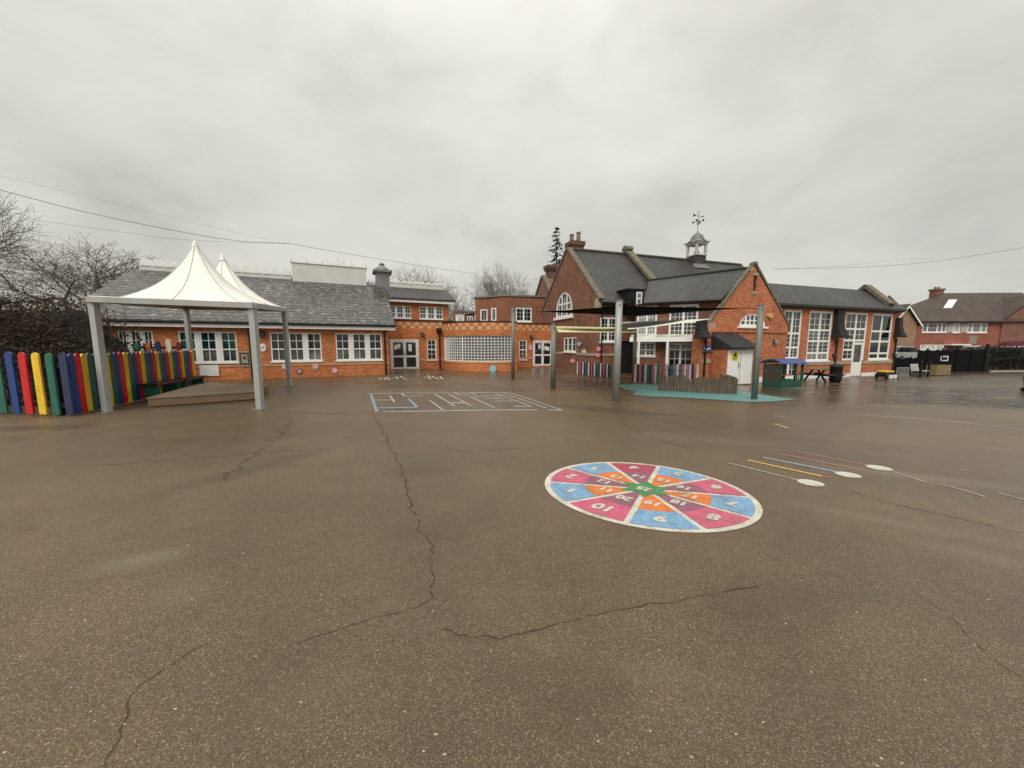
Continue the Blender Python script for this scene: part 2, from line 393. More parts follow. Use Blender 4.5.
tag(build('ground_cracks', cr, m), 'dark cracks running through the tarmac', None, None, 'structure')

# tiny pale stones lying about
st = MB(); rnd = random.Random(3)
for i in range(110):
    x, y = rnd.uniform(0, 1024), 420 + 348 * rnd.random() ** .8
    p = G(x, y); r = rnd.uniform(.002, .0055)
    a0 = rnd.uniform(0, 6)
    for k in range(6):
        a, c = a0 + k * math.pi / 3, a0 + (k + 1) * math.pi / 3
        st.poly([p + Vector((0, 0, r * .9)), p + Vector((r * 1.5 * math.cos(a), r * math.sin(a), 0)), p + Vector((r * 1.5 * math.cos(c), r * math.sin(c), 0))])
tag(build('gravel_chips', st, plain('pale chippings', (.42, .37, .29), .8, .3, 40)), 'pale stone chips scattered on the tarmac', None, None, 'stuff')

lf = MB(); rnd = random.Random(19)
def litter(p, n, spread):
    for _ in range(n):
        x, y = p.x + rnd.gauss(0, spread), p.y + rnd.gauss(0, spread); a, l = rnd.uniform(0, 6.28), rnd.uniform(.015, .035); z = gz(x) + .006; c_, s2 = math.cos(a) * l, math.sin(a) * l
        lf.poly([(x - c_, y - s2, z), (x - s2 * .5, y + c_ * .5, z + rnd.uniform(0, .02)), (x + c_, y + s2, z + .004), (x + s2 * .5, y - c_ * .5, z + rnd.uniform(0, .015))])
for a, b_, n in (((-14.6, 8.5), (-10.3, 7.95), 150), ((-10.2, 8.2), (-11.9, 13.3), 120), ((-12.3, 16.9), (-6.7, 19.4), 160), ((-7.8, 23.1), (-4.9, 24.4), 50), ((4.2, 20.9), (9.0, 17.6), 160), ((10.2, 17.0), (15.8, 19.9), 120), ((16, 19.8), (27, 23.6), 140)):
    for _ in range(n): t = rnd.random(); litter(Vector((a[0] + (b_[0] - a[0]) * t, a[1] + (b_[1] - a[1]) * t, 0)), 1, .13)
for _ in range(0): litter(G(rnd.uniform(0, 1024), rnd.uniform(400, 640)), 1, .05)
tag(build('leaf_litter', lf, plain('dead leaf brown', (.085, .05, .025), .8, .5, 12)), 'brown leaf litter along the foot of walls and fences', None, None, 'stuff')

# turquoise safety surface
def ground_poly(mb, pix, dz=.004):
    P = [G(*p) for p in pix]
    for t in tessellate_polygon([[Vector((p.x, p.y, 0)) for p in P]]):
        mb.poly([Vector((P[k].x, P[k].y, gz(P[k].x) + dz)) for k in t])
tq = MB(); ground_poly(tq, [(617, 385), (640, 384.5), (662, 385), (700, 388), (735, 390.5), (760, 394.5), (782, 398), (797, 399.6), (775, 401.5), (750, 402.5), (725, 400.5), (700, 399), (672, 397.5), (650, 396.7), (633, 395), (636, 391.5), (624, 389.5)], .012)
tag(build('soft_play_surface', tq, paint('turquoise rubber surface', (.115, .27, .265), .25)), 'turquoise rubber play surface', None, None, 'structure')

# ------------------------------------------------------------------ window and door makers
def arch_pts(u0, u1, z0, zs, n=12, rise=None):                   # rectangle with an arched head
    c, r = (u0 + u1) / 2, (u1 - u0) / 2; rise = rise or r
    return [(u0, z0), (u1, z0)] + [(c + r * math.cos(math.pi * k / n), zs + rise * math.sin(math.pi * k / n)) for k in range(n + 1)]
def rectp(u0, u1, z0, z1): return [(u0, z0), (u1, z0), (u1, z1), (u0, z1)]
def window(par, w, u0, u1, z0, z1, mull=(), trans=(), bars=(0, 0), d=-.05, fw=.07, glass='glass', sill=True, bw=.022, name='window', label=None):
    """frame with mullions / transoms at fractions, glazing bars (across, up) inside each light"""
    f = MB(); D0, D1 = d - .05, d + .02
    f.box(w, u0, u1, D0, D1, z0, z0 + fw); f.box(w, u0, u1, D0, D1, z1 - fw, z1)
    f.box(w, u0, u0 + fw, D0, D1 - .002, z0 + fw, z1 - fw); f.box(w, u1 - fw, u1, D0, D1 - .002, z0 + fw, z1 - fw)
    cu = [u0 + fw] + [u0 + (u1 - u0) * t for t in mull] + [u1 - fw]; cz = [z0 + fw] + [z0 + (z1 - z0) * t for t in trans] + [z1 - fw]
    for q in cu[1:-1]: f.box(w, q - fw * .6, q + fw * .6, D0, D1 - .004, z0 + fw, z1 - fw)
    for q in cz[1:-1]: f.box(w, u0 + fw, u1 - fw, D0, D1 - .006, q - fw * .5, q + fw * .5)
    for a, c in zip(cu, cu[1:]):
        for e, h in zip(cz, cz[1:]):
            for k in range(1, bars[0] + 1): q = a + (c - a) * k / (bars[0] + 1); f.box(w, q - bw / 2, q + bw / 2, D0 + .02, D1 - .02, e, h)
            nb = bars[1] if not isinstance(bars[1], dict) else 0
            for k in range(1, nb + 1): q = e + (h - e) * k / (nb + 1); f.box(w, a, c, D0 + .02, D1 - .022, q - bw / 2, q + bw / 2)
    o = build(name, f, M['white'], par)
    g_ = MB(); g_.box(w, u0 + .01, u1 - .01, D0 + .005, D0 + .03, z0 + .01, z1 - .01); build('pane', g_, M[glass], o)
    if sill:
        s_ = MB(); s_.box(w, u0 - .06, u1 + .06, D1 - .06, .07, z0 - .07, z0 - .003); build('sill', s_, M['white'], o)
    if label: o['label'] = label
    return o
def casements(par, w, u0, u1, z0, z1, n, glass='glass', low='glass_grey'):
    """white panelled strip holding n six pane casements"""
    f = MB(); k = (u1 - u0) / n; pn = []
    sol = k * .13
    for i in range(n):
        c0 = u0 + (u1 - u0 - (k - sol)) * i / (n - 1) if n > 1 else u0; c1 = c0 + (k - sol)
        for q in (c0, c1 - .06): f.box(w, q, q + .06, -.1, -.018, z0, z1)
        zt = z0 + (z1 - z0) * .42
        for q in (z0, zt - .03, z1 - .06): f.box(w, c0 + .06, c1 - .06, -.1, -.02, q, q + .06)
        m_ = (c0 + c1) / 2; f.box(w, m_ - .014, m_ + .014, -.09, -.04, z0 + .06, zt - .03); f.box(w, m_ - .014, m_ + .014, -.09, -.04, zt + .03, z1 - .06)
        q = (zt + z1) / 2; f.box(w, c0 + .06, c1 - .06, -.09, -.042, q - .014, q + .014)
        a_ = MB(); a_.box(w, c0 + .02, c1 - .02, -.095, -.08, zt, z1 - .02); b_ = MB(); b_.box(w, c0 + .02, c1 - .02, -.095, -.079, z0 + .02, zt - .002); pn += [(a_, glass), (b_, low)]
        if i < n - 1:
            nx = u0 + (u1 - u0 - (k - sol)) * (i + 1) / (n - 1); f.box(w, c1 + .002, nx - .002, -.1, -.012, z0, z1)
    o = build('window', f, M['white_render'], par); 
    for mb_, g_ in pn: build('pane', mb_, M[g_], o)
    s_ = MB(); s_.box(w, u0 - .05, u1 + .05, -.1, .06, z0 - .07, z0 - .003); build('sill', s_, M['white'], o)
def double_door(par, w, u0, u1, z0, z1, papers=True):
    f = MB(); um = (u0 + u1) / 2
    for q in (u0, u1 - .09): f.box(w, q, q + .09, -.12, 0.0, z0, z1)
    f.box(w, u0 + .09, u1 - .09, -.12, -.002, z1 - .09, z1)
    o = build('door_frame', f, M['white'], par)
    for a, c in ((u0 + .092, um - .004), (um + .004, u1 - .092)):
        l = MB(); zz = [z0 + .02, z0 + .14, z0 + (z1 - z0) * .40, z0 + (z1 - z0) * .46, z1 - .20, z1 - .095]
        for q0, q1 in ((zz[0], zz[1]), (zz[2], zz[3]), (zz[4], zz[5])): l.box(w, a + .09, c - .09, -.09, -.03, q0, q1)
        l.box(w, a, a + .09, -.09, -.028, z0 + .02, z1 - .095); l.box(w, c - .09, c, -.09, -.028, z0 + .02, z1 - .095)
        dd = build('door', l, M['white'], par); gl = MB(); gl.box(w, a + .03, c - .03, -.075, -.055, z0 + .06, z1 - .12); build('pane', gl, M['glass'], dd)
        h = MB(); e = c - .05 if a < um - .2 else a + .05; h.tube(w.p(e, .01, z0 + .95), w.p(e, .01, z0 + 1.2), .015, .015, 8); build('handle', h, M['zinc'], dd)
        if papers:
            p = MB(); r_ = random.Random(int(a * 100))
            for _ in range(2):
                q = r_.uniform(a + .12, c - .36); z = r_.uniform(z0 + 1.15, z0 + 1.4); p.box(w, q, q + .21, -.0545, -.052, z, z + .3)
            build('notice', p, M['white'], dd)
def downpipe(par, w, u, z0, z1, d=.08):
    p = MB(); p.tube(w.p(u, d, z0), w.p(u, d, z1), .045, .045, 10)
    for k in range(3): q = z0 + (z1 - z0) * (.1 + .4 * k); p.tube(w.p(u, d, q), w.p(u, d, q + .06), .06, .06, 10); p.box(w, u - .03, u + .03, 0.0, d, q + .01, q + .05)
    build('downpipe', p, M['black'], par)

# ================================================================== LEFT CLASSROOM BLOCK
A24 = 24.0
lw = W(-6.5, 19.72, A24)                                          # u runs to the right; the block lies at u < 0
left = thing('classroom_block', 'low orange brick classroom block with long mossy tiled roof behind the white canopy', 'school building', (-6.5, 19.72, 0))
groups = [(118, 331, 154, 361.5), (179, 331, 237, 361), (270.5, 332.5, 321.5, 361.2), (335.8, 332.8, 381.9, 359.9)]
gr = [lw.rect(*q) for q in groups]; ZT = 2.46
L0 = -12.6; zs_ = .84; zt_ = 2.26
holes = [rectp(a, b_, zs_, zt_) for a, b_, _, _ in gr]
wl = MB(); wl.holed(lw, [(L0, -.3), (-.35, -.3), (-.35, ZT), (L0, ZT)], holes)
DEP = 11.6
wl.poly([lw.p(-.35, 0, -.3), lw.p(-.35, -DEP, -.3), lw.p(-.35, -DEP, ZT), lw.p(-.35, -DEP / 2, 5.6), lw.p(-.35, 0, ZT)])
wl.poly([lw.p(L0, 0, -.3), lw.p(L0, -DEP, -.3), lw.p(L0, -DEP, ZT), lw.p(L0, -DEP / 2, 5.6), lw.p(L0, 0, ZT)])
wl.poly([lw.p(L0, -DEP, -.3), lw.p(-.35, -DEP, -.3), lw.p(-.35, -DEP, ZT), lw.p(L0, -DEP, ZT)])
build('wall', wl, M['brick_orange'], left)
for i, (a, b_, z0, z1) in enumerate(gr): casements(left, lw, a, b_, zs_, zt_, 3, 'glass_green' if i < 2 else 'glass')
bd = MB(); bd.box(lw, L0, -.35, -.05, .025, .60, .72); build('string_course', bd, M['sandstone_band'], left)
fa = MB(); fa.box(lw, L0 - .2, .0, .30, .34, ZT - .02, ZT + .19); build('fascia', fa, M['white'], left)
sf = MB(); sf.box(lw, L0 - .2, .0, -.02, .298, ZT + .002, ZT + .03); build('soffit', sf, M['white_render'], left)
gu = MB(); gu.tube(lw.p(L0, .40, ZT + .2), lw.p(.05, .40, ZT + .2), .06, .06, 10); build('gutter', gu, M['black'], left)
def roof_slab(mb, w, u0, u1, d0, z0, d1, z1, th=.12):              # a pitched slab from (d0,z0) up to (d1,z1)
    mb.hexa([w.p(u0, d0, z0 - th), w.p(u1, d0, z0 - th), w.p(u1, d1, z1 - th), w.p(u0, d1, z1 - th), w.p(u0, d0, z0), w.p(u1, d0, z0), w.p(u1, d1, z1), w.p(u0, d1, z1)])
RZ = 5.78
rf = MB(); roof_slab(rf, lw, L0 - .3, .0, .42, ZT + .28, -DEP / 2, RZ); roof_slab(rf, lw, L0 - .3, .0, -DEP - .42, ZT + .28, -DEP / 2 - .003, RZ - .003)
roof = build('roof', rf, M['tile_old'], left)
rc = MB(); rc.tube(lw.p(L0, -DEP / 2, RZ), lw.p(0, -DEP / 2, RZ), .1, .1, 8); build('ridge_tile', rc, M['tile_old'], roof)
# ridge lights: low glazed upstand with a scalloped row of barrel domes
rw = W(*(lw.p(0, -DEP / 2, 0)).xy, A24)
def ridge_lights(par, w, x0, x1, yb, d=0.0, z0=RZ - .35, h=.55, dome=.42, dd=.7):
    u0, u1 = w.px(x0, yb, d)[0], w.px(x1, yb, d)[0]
    c = MB(); c.box(w, u0, u1, d - dd, d + .1, z0, z0 + h); cu = build('ridge_upstand', c, M['monitor'], par)
    n = max(3, int((u1 - u0) / .5)); s_ = MB()
    for i in range(n):
        a, b_ = u0 + (u1 - u0) * i / n + .05, u0 + (u1 - u0) * (i + 1) / n - .05
        arc = [w.p((a + b_) / 2 - (b_ - a) / 2 * math.cos(math.pi * k / 6), d + .14, z0 + h + dome * (.25 + .75 * math.sin(math.pi * k / 6)) - .02) for k in range(7)]
        s_.prism([w.p(a, d + .14, z0 + h - .02)] + arc + [w.p(b_, d + .14, z0 + h - .02)], w.n * -(dd + .1))
    build('skylight', s_, M['skylight'], cu)
ridge_lights(left, rw, 141, 291, 275)
mo = MB(); u0, u1 = rw.px(293, 275)[0], rw.px(366, 275)[0]
mo.box(rw, u0, u1, -1.2, .35, RZ - .45, RZ + .95); mon = build('roof_plant_housing', mo, M['monitor'], left)
ml = MB(); ml.box(rw, u0 - .06, u1 + .06, -1.26, .41, RZ + .952, RZ + 1.03)
for k in range(6):
    q = u0 + (u1 - u0) * k / 5; ml.box(rw, q - .05, q + .05, .3, .43, RZ + 1.032, RZ + 1.22)
build('cap_rail', ml, M['white'], mon)
ridge_lights(left, rw, 367, 376, 283, 0.0, RZ - .4, .5, .2)
# square grey roof vent at the gable end
vp = rw.px(383, 290, .2); vu = vp[0]; vt = MB()
vt.box(rw, vu - .42, vu + .42, -.55, .55, RZ - 1.0, RZ + .75); ven = build('roof_vent', vt, M['zinc'], left)
vc = MB(); c = rw.p(vu, 0, 0); vc.box(rw, vu - .6, vu + .6, -.73, .73, RZ + .752, RZ + .9); vc.lathe((c.x, c.y, RZ + .9), [(.5, 0), (.42, .18), (.2, .34), (.14, .42), (.2, .46), (.1, .56), (.02, .6)], 12)
build('vent_cap', vc, M['zinc'], ven)
downpipe(left, lw, lw.px(251, 350)[0], 0.02, ZT + .15); downpipe(left, lw, lw.px(385, 350)[0], .02, ZT + .15)

# ================================================================== ENTRANCE LINK BUILDING
kw = W(-8.07, 23.3, 21.5); ent = thing('entrance_building', 'flat roofed orange brick entrance building with chequered parapet and curved glass block bay', 'school building', kw.p(5, 0, 0))
KL = kw.px(561.5, 345)[0]; PT = 3.24
d1 = kw.rect(390.5, 339.3, 418.8, 369.6); n1 = kw.rect(427, 339.2, 436.5, 359.6); n2 = kw.rect(519, 340, 527, 359.5); d2 = kw.rect(533, 340.5, 552.5, 367.4)
bay_c = Vector((-1.6, 25.0)); bay_r = 3.2
holes = [rectp(d1[0], d1[1], .02, d1[3]), rectp(*n1), rectp(*n2), rectp(d2[0], d2[1], .02, d2[3])]
wl = MB(); wl.holed(kw, [(-2.5, -.4), (KL, -.4), (KL, PT), (-2.5, PT)], holes)
wl.poly([kw.p(-2.5, -.25, 2.6), kw.p(KL, -.25, 2.6), kw.p(KL, -.25, PT), kw.p(-2.5, -.25, PT)])
build('wall', wl, M['brick_orange'], ent)
cp = MB(); cp.box(kw, -2.5, KL, -.3, .06, PT + .002, PT + .07); build('parapet_coping', cp, M['dark'], ent)
rf = MB(); rf.box(kw, -2.5, KL, -5.2, -.26, 2.6, 2.72); build('roof', rf, M['dark'], ent)
def chequer(par, pts_fn, L, z0, sz=.27, sh=.2):
    c = MB(); n = int(L / sz)
    for i in range(n):
        for j in range(2):
            if (i + j) % 2 == 0: pts_fn(c, i * sz + .004, (i + 1) * sz - .004, z0 + j * (sh + .01), z0 + (j + 1) * sh + j * .01)
    build('chequer_band', c, M['cream'], par)
chequer(ent, lambda c, a, b_, z0, z1: c.box(kw, a - 2.4, b_ - 2.4, -.05, .012, z0, z1), KL + 2.3, PT - .50)
bd = MB(); ends = [(-2.4, d1[0] - .02), (d1[1] + .02, d2[0] - .02), (d2[1] + .02, KL)]
for a, b_ in ends: bd = MB(); bd.box(kw, a, b_, -.05, .025, .58, .72); build('string_course', bd, M['sandstone_band'], ent)
double_door(ent, kw, d1[0], d1[1], .02, d1[3]); double_door(ent, kw, d2[0], d2[1], .02, d2[3])
window(ent, kw, *n1, mull=(), trans=(.5,), bars=(1, 1), d=-.05, glass='glass'); window(ent, kw, *n2, trans=(.5,), bars=(1, 1), glass='glass_grey')
downpipe(ent, kw, kw.px(439.5, 350)[0], .02, 2.75)
hb = MB(); q = kw.px(438.5, 329)[0]; hb.box(kw, q - .16, q + .16, .0, .26, 2.5, 2.78); build('rainwater_hopper', hb, M['black'], ent)
# curved bay: an arc of wall with a long grid of square panes, then a short straight return
a0 = math.pi * 1.02; a1 = math.atan2(22.44 - 25, .32 + 1.6) + 2 * math.pi
def arcp(t, r=bay_r): a = a0 + (a1 - a0) * t; return Vector((bay_c.x + r * math.cos(a), bay_c.y + r * math.sin(a), 0))
BT = 3.06; NB = 40
def z3(p, z): return Vector((p.x, p.y, z))
def arc_strip(mb, t0, t1, z0, z1, r0, r1, n=24):
    for i in range(n):
        a, b_ = t0 + (t1 - t0) * i / n, t0 + (t1 - t0) * (i + 1) / n
        mb.hexa([z3(arcp(a, r1), z0), z3(arcp(b_, r1), z0), z3(arcp(b_, r0), z0), z3(arcp(a, r0), z0), z3(arcp(a, r1), z1), z3(arcp(b_, r1), z1), z3(arcp(b_, r0), z1), z3(arcp(a, r0), z1)])
bw0, bw1 = .12, .97; bz0, bz1 = .62, 2.22
bay = MB(); arc_strip(bay, 0, 1, -.4, bz0, bay_r - .25, bay_r); arc_strip(bay, 0, 1, bz1, BT, bay_r - .25, bay_r)
arc_strip(bay, 0, bw0, bz0 + .001, bz1 - .001, bay_r - .25, bay_r - .001, 4); arc_strip(bay, bw1, 1, bz0 + .001, bz1 - .001, bay_r - .25, bay_r - .001, 3)
e = arcp(1); back = kw.n * -4.6; bay.prism([z3(e, -.4), z3(e - kw.u * .25, -.4), z3(e - kw.u * .25, BT), z3(e, BT)], back)
bayo = build('bay_wall', bay, M['brick_orange'], ent)
br = MB(); br.poly([z3(arcp(i / 24, bay_r - .1), BT - .25) for i in range(25)] + [z3(e + back, BT - .25), z3(arcp(0) + back * .5, BT - .25)]); build('bay_roof', br, M['dark'], bayo)
ck = MB(); arc_strip(ck, -.005, 1.0, BT + .002, BT + .06, bay_r - .28, bay_r + .05); build('bay_coping', ck, M['dark'], bayo)
alen = bay_r * (a1 - a0)
chequer(ent, lambda c, a, b_, z0, z1: arc_strip(c, a / alen, b_ / alen, z0, z1, bay_r - .05, bay_r + .012, 1), alen - .05, BT - .48)
sb = MB(); arc_strip(sb, 0, 1, bz0 - .12, bz0 - .003, bay_r - .05, bay_r + .03); build('string_course', sb, M['sandstone_band'], ent)
gf = MB(); NC = 27
for i in range(NC + 1):
    t = bw0 + (bw1 - bw0) * i / NC; w_ = .012 if i not in (0, 11, NC) else .035; dt = w_ / alen
    arc_strip(gf, t - dt, t + dt, bz0, bz1, bay_r - .14, bay_r - .055, 1)
for j in range(10):
    z = bz0 + (bz1 - bz0) * j / 9; hh = .014 if 0 < j < 9 else .04; arc_strip(gf, bw0, bw1, max(bz0, z - hh), min(bz1, z + hh), bay_r - .14, bay_r - .06, 27)
gw = build('bay_window', gf, M['white'], ent); gp = MB(); arc_strip(gp, bw0, bw1, bz0, bz1, bay_r - .12, bay_r - .1, 27); build('pane', gp, M['glass_bay'], gw)

# two storey part behind with a clerestory row of windows
cw = W(*kw.p(0, -4.9, 0).xy, A24)
cle = thing('clerestory_block', 'upper storey of orange brick with two triple windows and slate roof behind the entrance parapet', 'school building', cw.p(-3, 0, 0))
cR = cw.px(448.5, 310)[0]; cz1 = cw.px(420, 303)[1]
w1 = cw.rect(389, 306, 411, 318); w2 = cw.rect(419.5, 307, 442.5, 319)
wl = MB(); wl.holed(cw, [(cR - 9, 2.5), (cR, 2.5), (cR, cz1), (cR - 9, cz1)], [rectp(*w1), rectp(*w2)])
wl.poly([cw.p(cR, 0, 0), cw.p(cR, -6, 0), cw.p(cR, -6, cz1), cw.p(cR, 0, cz1)]); wl.poly([cw.p(cR - 9, 0, 0), cw.p(cR - 9, -6, 0), cw.p(cR - 9, -6, cz1), cw.p(cR - 9, 0, cz1)]); wl.poly([cw.p(cR, -6, 0), cw.p(cR - 9, -6, 0), cw.p(cR - 9, -6, cz1), cw.p(cR, -6, cz1)])
build('wall', wl, M['brick_orange'], cle)
for q in (w1, w2): casements(cle, cw, *q, 3)
fa = MB(); fa.box(cw, cR - 9.2, cR + .45, .3, .36, cz1 - .02, cz1 + .28); build('fascia', fa, M['white'], cle)
cze = cz1 + .3; czr = cze + 1.25
rf = MB(); roof_slab(rf, cw, cR - 9.2, cR + .5, .42, cze, -2.6, czr); roof_slab(rf, cw, cR - 9.2, cR + .5, -6.4, cze, -2.604, czr - .003); build('roof', rf, M['slate'], cle)
rw2 = W(*cw.p(0, -2.6, 0).xy, A24); ridge_lights(cle, rw2, 389, 443, 289, 0.0, czr - .35, .7, .22)

# ================================================================== FLAT ROOFED BRICK BLOCK BEHIND
K = Vector((-.66, 33.5, 0)); fz = at(505, 296.3, 33.5).z
fr = W(K.x, K.y, 12.0); fl = W(K.x, K.y, -27.0)                     # two faces meeting at a corner
flat = thing('brick_block', 'two storey flat roofed brown brick block behind the entrance', 'school building', K)
lu = fl.px(475.3, 310)[0]; ru = fr.px(560, 310)[0]
h1 = fl.rect(480, 309, 487.5, 321.5); h2 = fl.rect(491, 307.5, 496.3, 321.5); h3 = fr.rect(515.6, 307.5, 531.8, 321.8)
wl = MB(); wl.holed(fl, [(lu, 0), (0, 0), (0, fz), (lu, fz)], [rectp(*h1), rectp(*h2)]); wl.holed(fr, [(0, 0), (ru, 0), (ru, fz), (0, fz)], [rectp(*h3)])
bk = fl.p(lu, -7, 0); bk2 = fr.p(ru, -7, 0)
wl.poly([fl.p(lu, 0, 0), bk, z3(bk, fz), fl.p(lu, 0, fz)]); wl.poly([fr.p(ru, 0, 0), bk2, z3(bk2, fz), fr.p(ru, 0, fz)]); wl.poly([bk, bk2, z3(bk2, fz), z3(bk, fz)])
build('wall', wl, M['brick_flat'], flat)
rf = MB(); rf.prism([fl.p(lu - .1, .12, fz + .01), fl.p(0, .12, fz + .01), fr.p(ru, .12, fz + .01), z3(bk2, fz + .01), z3(bk, fz + .01)], (0, 0, .14)); build('roof', rf, M['zinc'], flat)
for w_, h in ((fl, h1), (fl, h2)): window(flat, w_, *h, bars=(1, 0), fw=.14, glass='glass_grey')
window(flat, fr, *h3, mull=(.5,), bars=(1, 2), fw=.13)
# far small houses seen over the parapet
for i, (x0, x1, yt, Y, br_, lab) in enumerate([(455.5, 464, 312.5, 44, 'white_render', 'small white rendered house seen far off over the entrance parapet, left of the flat block'), (464.6, 474.5, 313.5, 48, 'brick_flat', 'small brick house seen far off over the entrance parapet, beside the flat block')]):
    p0, p1 = at(x0, yt, Y), at(x1, yt, Y); hw = W(p0.x, p0.y, 8)
    wd = (p1 - p0).length
    hs = thing('small_house', lab, 'house', (p0.x, p0.y, 0))
    wl = MB(); wl.box(hw, 0, wd, -5, 0, 0, p0.z); build('wall', wl, M[br_], hs)
    rf = MB(); rf.prism([hw.p(-.2, .3, p0.z + .01), hw.p(wd + .2, .3, p0.z + .01), hw.p(wd + .1, -2.4, p0.z + .5), hw.p(-.1, -2.4, p0.z + .5)], (0, 0, .12)); build('roof', rf, M['tile_brown'], hs)
    window(hs, W(*hw.p(0, .09, 0).xy, 8), wd * .25, wd * .8, p0.z - 1.35, p0.z - .35, mull=(.5,), fw=.12, sill=False)
ch = MB(); c0 = at(455, 309, 50); 
chs = thing('chimney_stack', 'distant brick chimney stack rising from a house roof beyond the entrance', 'chimney', (c0.x, c0.y, 0))
ch.ax(c0.x - .3, c0.x + 1.2, c0.y, c0.y + .6, 0, c0.z - .2); cs = build('stack', ch, M['brick_flat'], chs)
ch = MB(); [ch.lathe((c0.x + .1 + .5 * k, c0.y + .3, c0.z - .2), [(.14, 0), (.12, .3), (.15, .45)], 8) for k in range(3)]; build('chimney_pot', ch, M['pot'], cs)

# ================================================================== OLD SCHOOL
SA = 18.0; su = Vector((math.cos(R(SA)), math.sin(R(SA)), 0)); sv = Vector((-su.y, su.x, 0))
A0 = Vector((9.9, 18.3, 0))
gw_ = W(A0.x, A0.y, SA)                                              # front gable face
sch = thing('victorian_school', 'old red brick school with steep slate roofs, stone capped gables and a white bell turret', 'school building', A0)
GW = 6.25; GB = -.6
gl = gw_.px(709, 322); grt = gw_.px(788, 326); gap = gw_.px(758, 264.5)
zk = (gl[1] + grt[1]) / 2; ga = gap[1]; mu = (gl[0] + grt[0]) / 2; gl0, gr0 = gl[0], grt[0]
bl0 = gw_.px(699.5, 350)[0]
lun = gw_.rect(740, 313.5, 765.5, 326.5); slit = gw_.rect(753.6, 275.5, 757, 290.5)
lp = [(lun[0], lun[2]), (lun[1], lun[2])] + [((lun[0] + lun[1]) / 2 + (lun[1] - lun[0]) / 2 * math.cos(math.pi * k / 14), lun[2] + .08 + (lun[3] - lun[2] - .08) * math.sin(math.pi * k / 14)) for k in range(15)]
wl = MB(); wl.holed(gw_, [(gl0, GB), (gr0, GB), (gr0, zk), (mu, ga - .1), (gl0, zk)], [lp, rectp(*slit)])
wl.poly([gw_.p(gr0, 0, GB), gw_.p(gr0, -9, GB), gw_.p(gr0, -9, zk), gw_.p(gr0, 0, zk)])
wall_g = build('gable_wall', wl, M['brick_wing'], sch)
# left buttress of the gable
bt = MB(); bt.box(gw_, bl0, gl0 + .02, -.5, .18, GB, 2.35); bt.hexa([gw_.p(bl0, .18, 2.35), gw_.p(gl0 + .02, .18, 2.35), gw_.p(gl0 + .02, -.5, 2.35), gw_.p(bl0, -.5, 2.35), gw_.p(gl0, -.02, 2.9), gw_.p(gl0 + .02, -.02, 2.9), gw_.p(gl0 + .02, -.5, 2.9), gw_.p(gl0, -.5, 2.9)]); build('buttress', bt, M['brick_wing'], sch)
sb = MB(); sb.box(gw_, gl0 + .02, gr0 + .02, -.05, .07, lun[2] - .32, lun[2] - .2); build('string_course', sb, M['brick_wing'], sch)
sb = MB(); sb.box(gw_, bl0 - .02, gl0 + .04, .15, .22, .72, .92); build('stone_band', sb, M['stone'], sch)
for q0, q1 in ((gl0 + .02, gl0 + .4),):
    s_ = MB(); s_.box(gw_, q0 - .06, q1, -.2, .05, zk - .4, zk + .02); build('kneeler_stone', s_, M['stone'], sch)
# raking copings
def coping(par, w, pts, th=.22, d0=-.32, d1=.1, m_='coping'):
    c = MB()
    for (u0, z0), (u1, z1) in zip(pts, pts[1:]):
        t = Vector((u1 - u0, z1 - z0)).normalized(); n = Vector((-t.y, t.x))
        if n.y < 0: n = -n
        q = [(u0, z0), (u1, z1), (u1 + n.x * th, z1 + n.y * th), (u0 + n.x * th, z0 + n.y * th)]
        c.prism([w.p(a, d1, z) for a, z in q], w.n * (d0 - d1))
    return build('coping', c, M[m_], par)
co = coping(sch, gw_, [(gl0 - .08, zk - .1), (mu, ga)], .11, -.16, .05); coping(sch, gw_, [(mu, ga), (gr0 + .08, zk - .1)], .11, -.16, .05)
ap = MB(); ap.prism([gw_.p(mu + .2 * math.cos(R(20 * k)), .055, ga - .02 + .16 * math.sin(R(20 * k))) for k in range(10)], gw_.n * -.22); build('apex_stone', ap, M['coping'], sch)
# lunette window and niche
f = MB(); c_ = (lun[0] + lun[1]) / 2; rr = (lun[1] - lun[0]) / 2; hh = lun[3] - lun[2]
f.box(gw_, lun[0], lun[1], -.1, -.02, lun[2], lun[2] + .1)
for k in range(14):
    a, b_ = math.pi * k / 14, math.pi * (k + 1) / 14
    P_ = lambda an, s: (c_ + rr * s * math.cos(an), lun[2] + .1 + (hh - .1) * s * math.sin(an))
    q = [P_(a, 1), P_(b_, 1), P_(b_, .87), P_(a, .87)]; f.prism([gw_.p(x, -.02, z) for x, z in q], gw_.n * -.08)
for k in (-.5, -.17, .17, .5): f.box(gw_, c_ + rr * k - (.05 if abs(k) > .3 else .03), c_ + rr * k + (.05 if abs(k) > .3 else .03), -.1, -.03, lun[2] + .1, lun[2] + .1 + (hh - .12) * math.sqrt(1 - k * k))
for z in (.42,): f.box(gw_, c_ - rr * .85, c_ + rr * .85, -.1, -.035, lun[2] + hh * z, lun[2] + hh * z + .05)
lo = build('lunette_window', f, M['white'], sch); gp = MB(); gp.prism([gw_.p(x, -.07, z) for x, z in lp], gw_.n * -.02); build('pane', gp, M['glass_grey'], lo)
s_ = MB(); s_.box(gw_, lun[0] - .15, lun[1] + .15, -.08, .1, lun[2] - .1, lun[2] - .003); build('sill', s_, M['white'], lo)
ar = MB()
for k in range(15):
    a, b_ = math.pi * k / 15, math.pi * (k + 1) / 15
    q = [(c_ + (rr + s_) * math.cos(an), lun[2] + .08 + (hh - .08 + s_) * math.sin(an)) for an, s_ in ((a, .01), (b_, .01), (b_, .25), (a, .25))]; ar.prism([gw_.p(x, .015, z) for x, z in q], gw_.n * -.02)
build('brick_arch', ar, M['brick_wing'], sch)
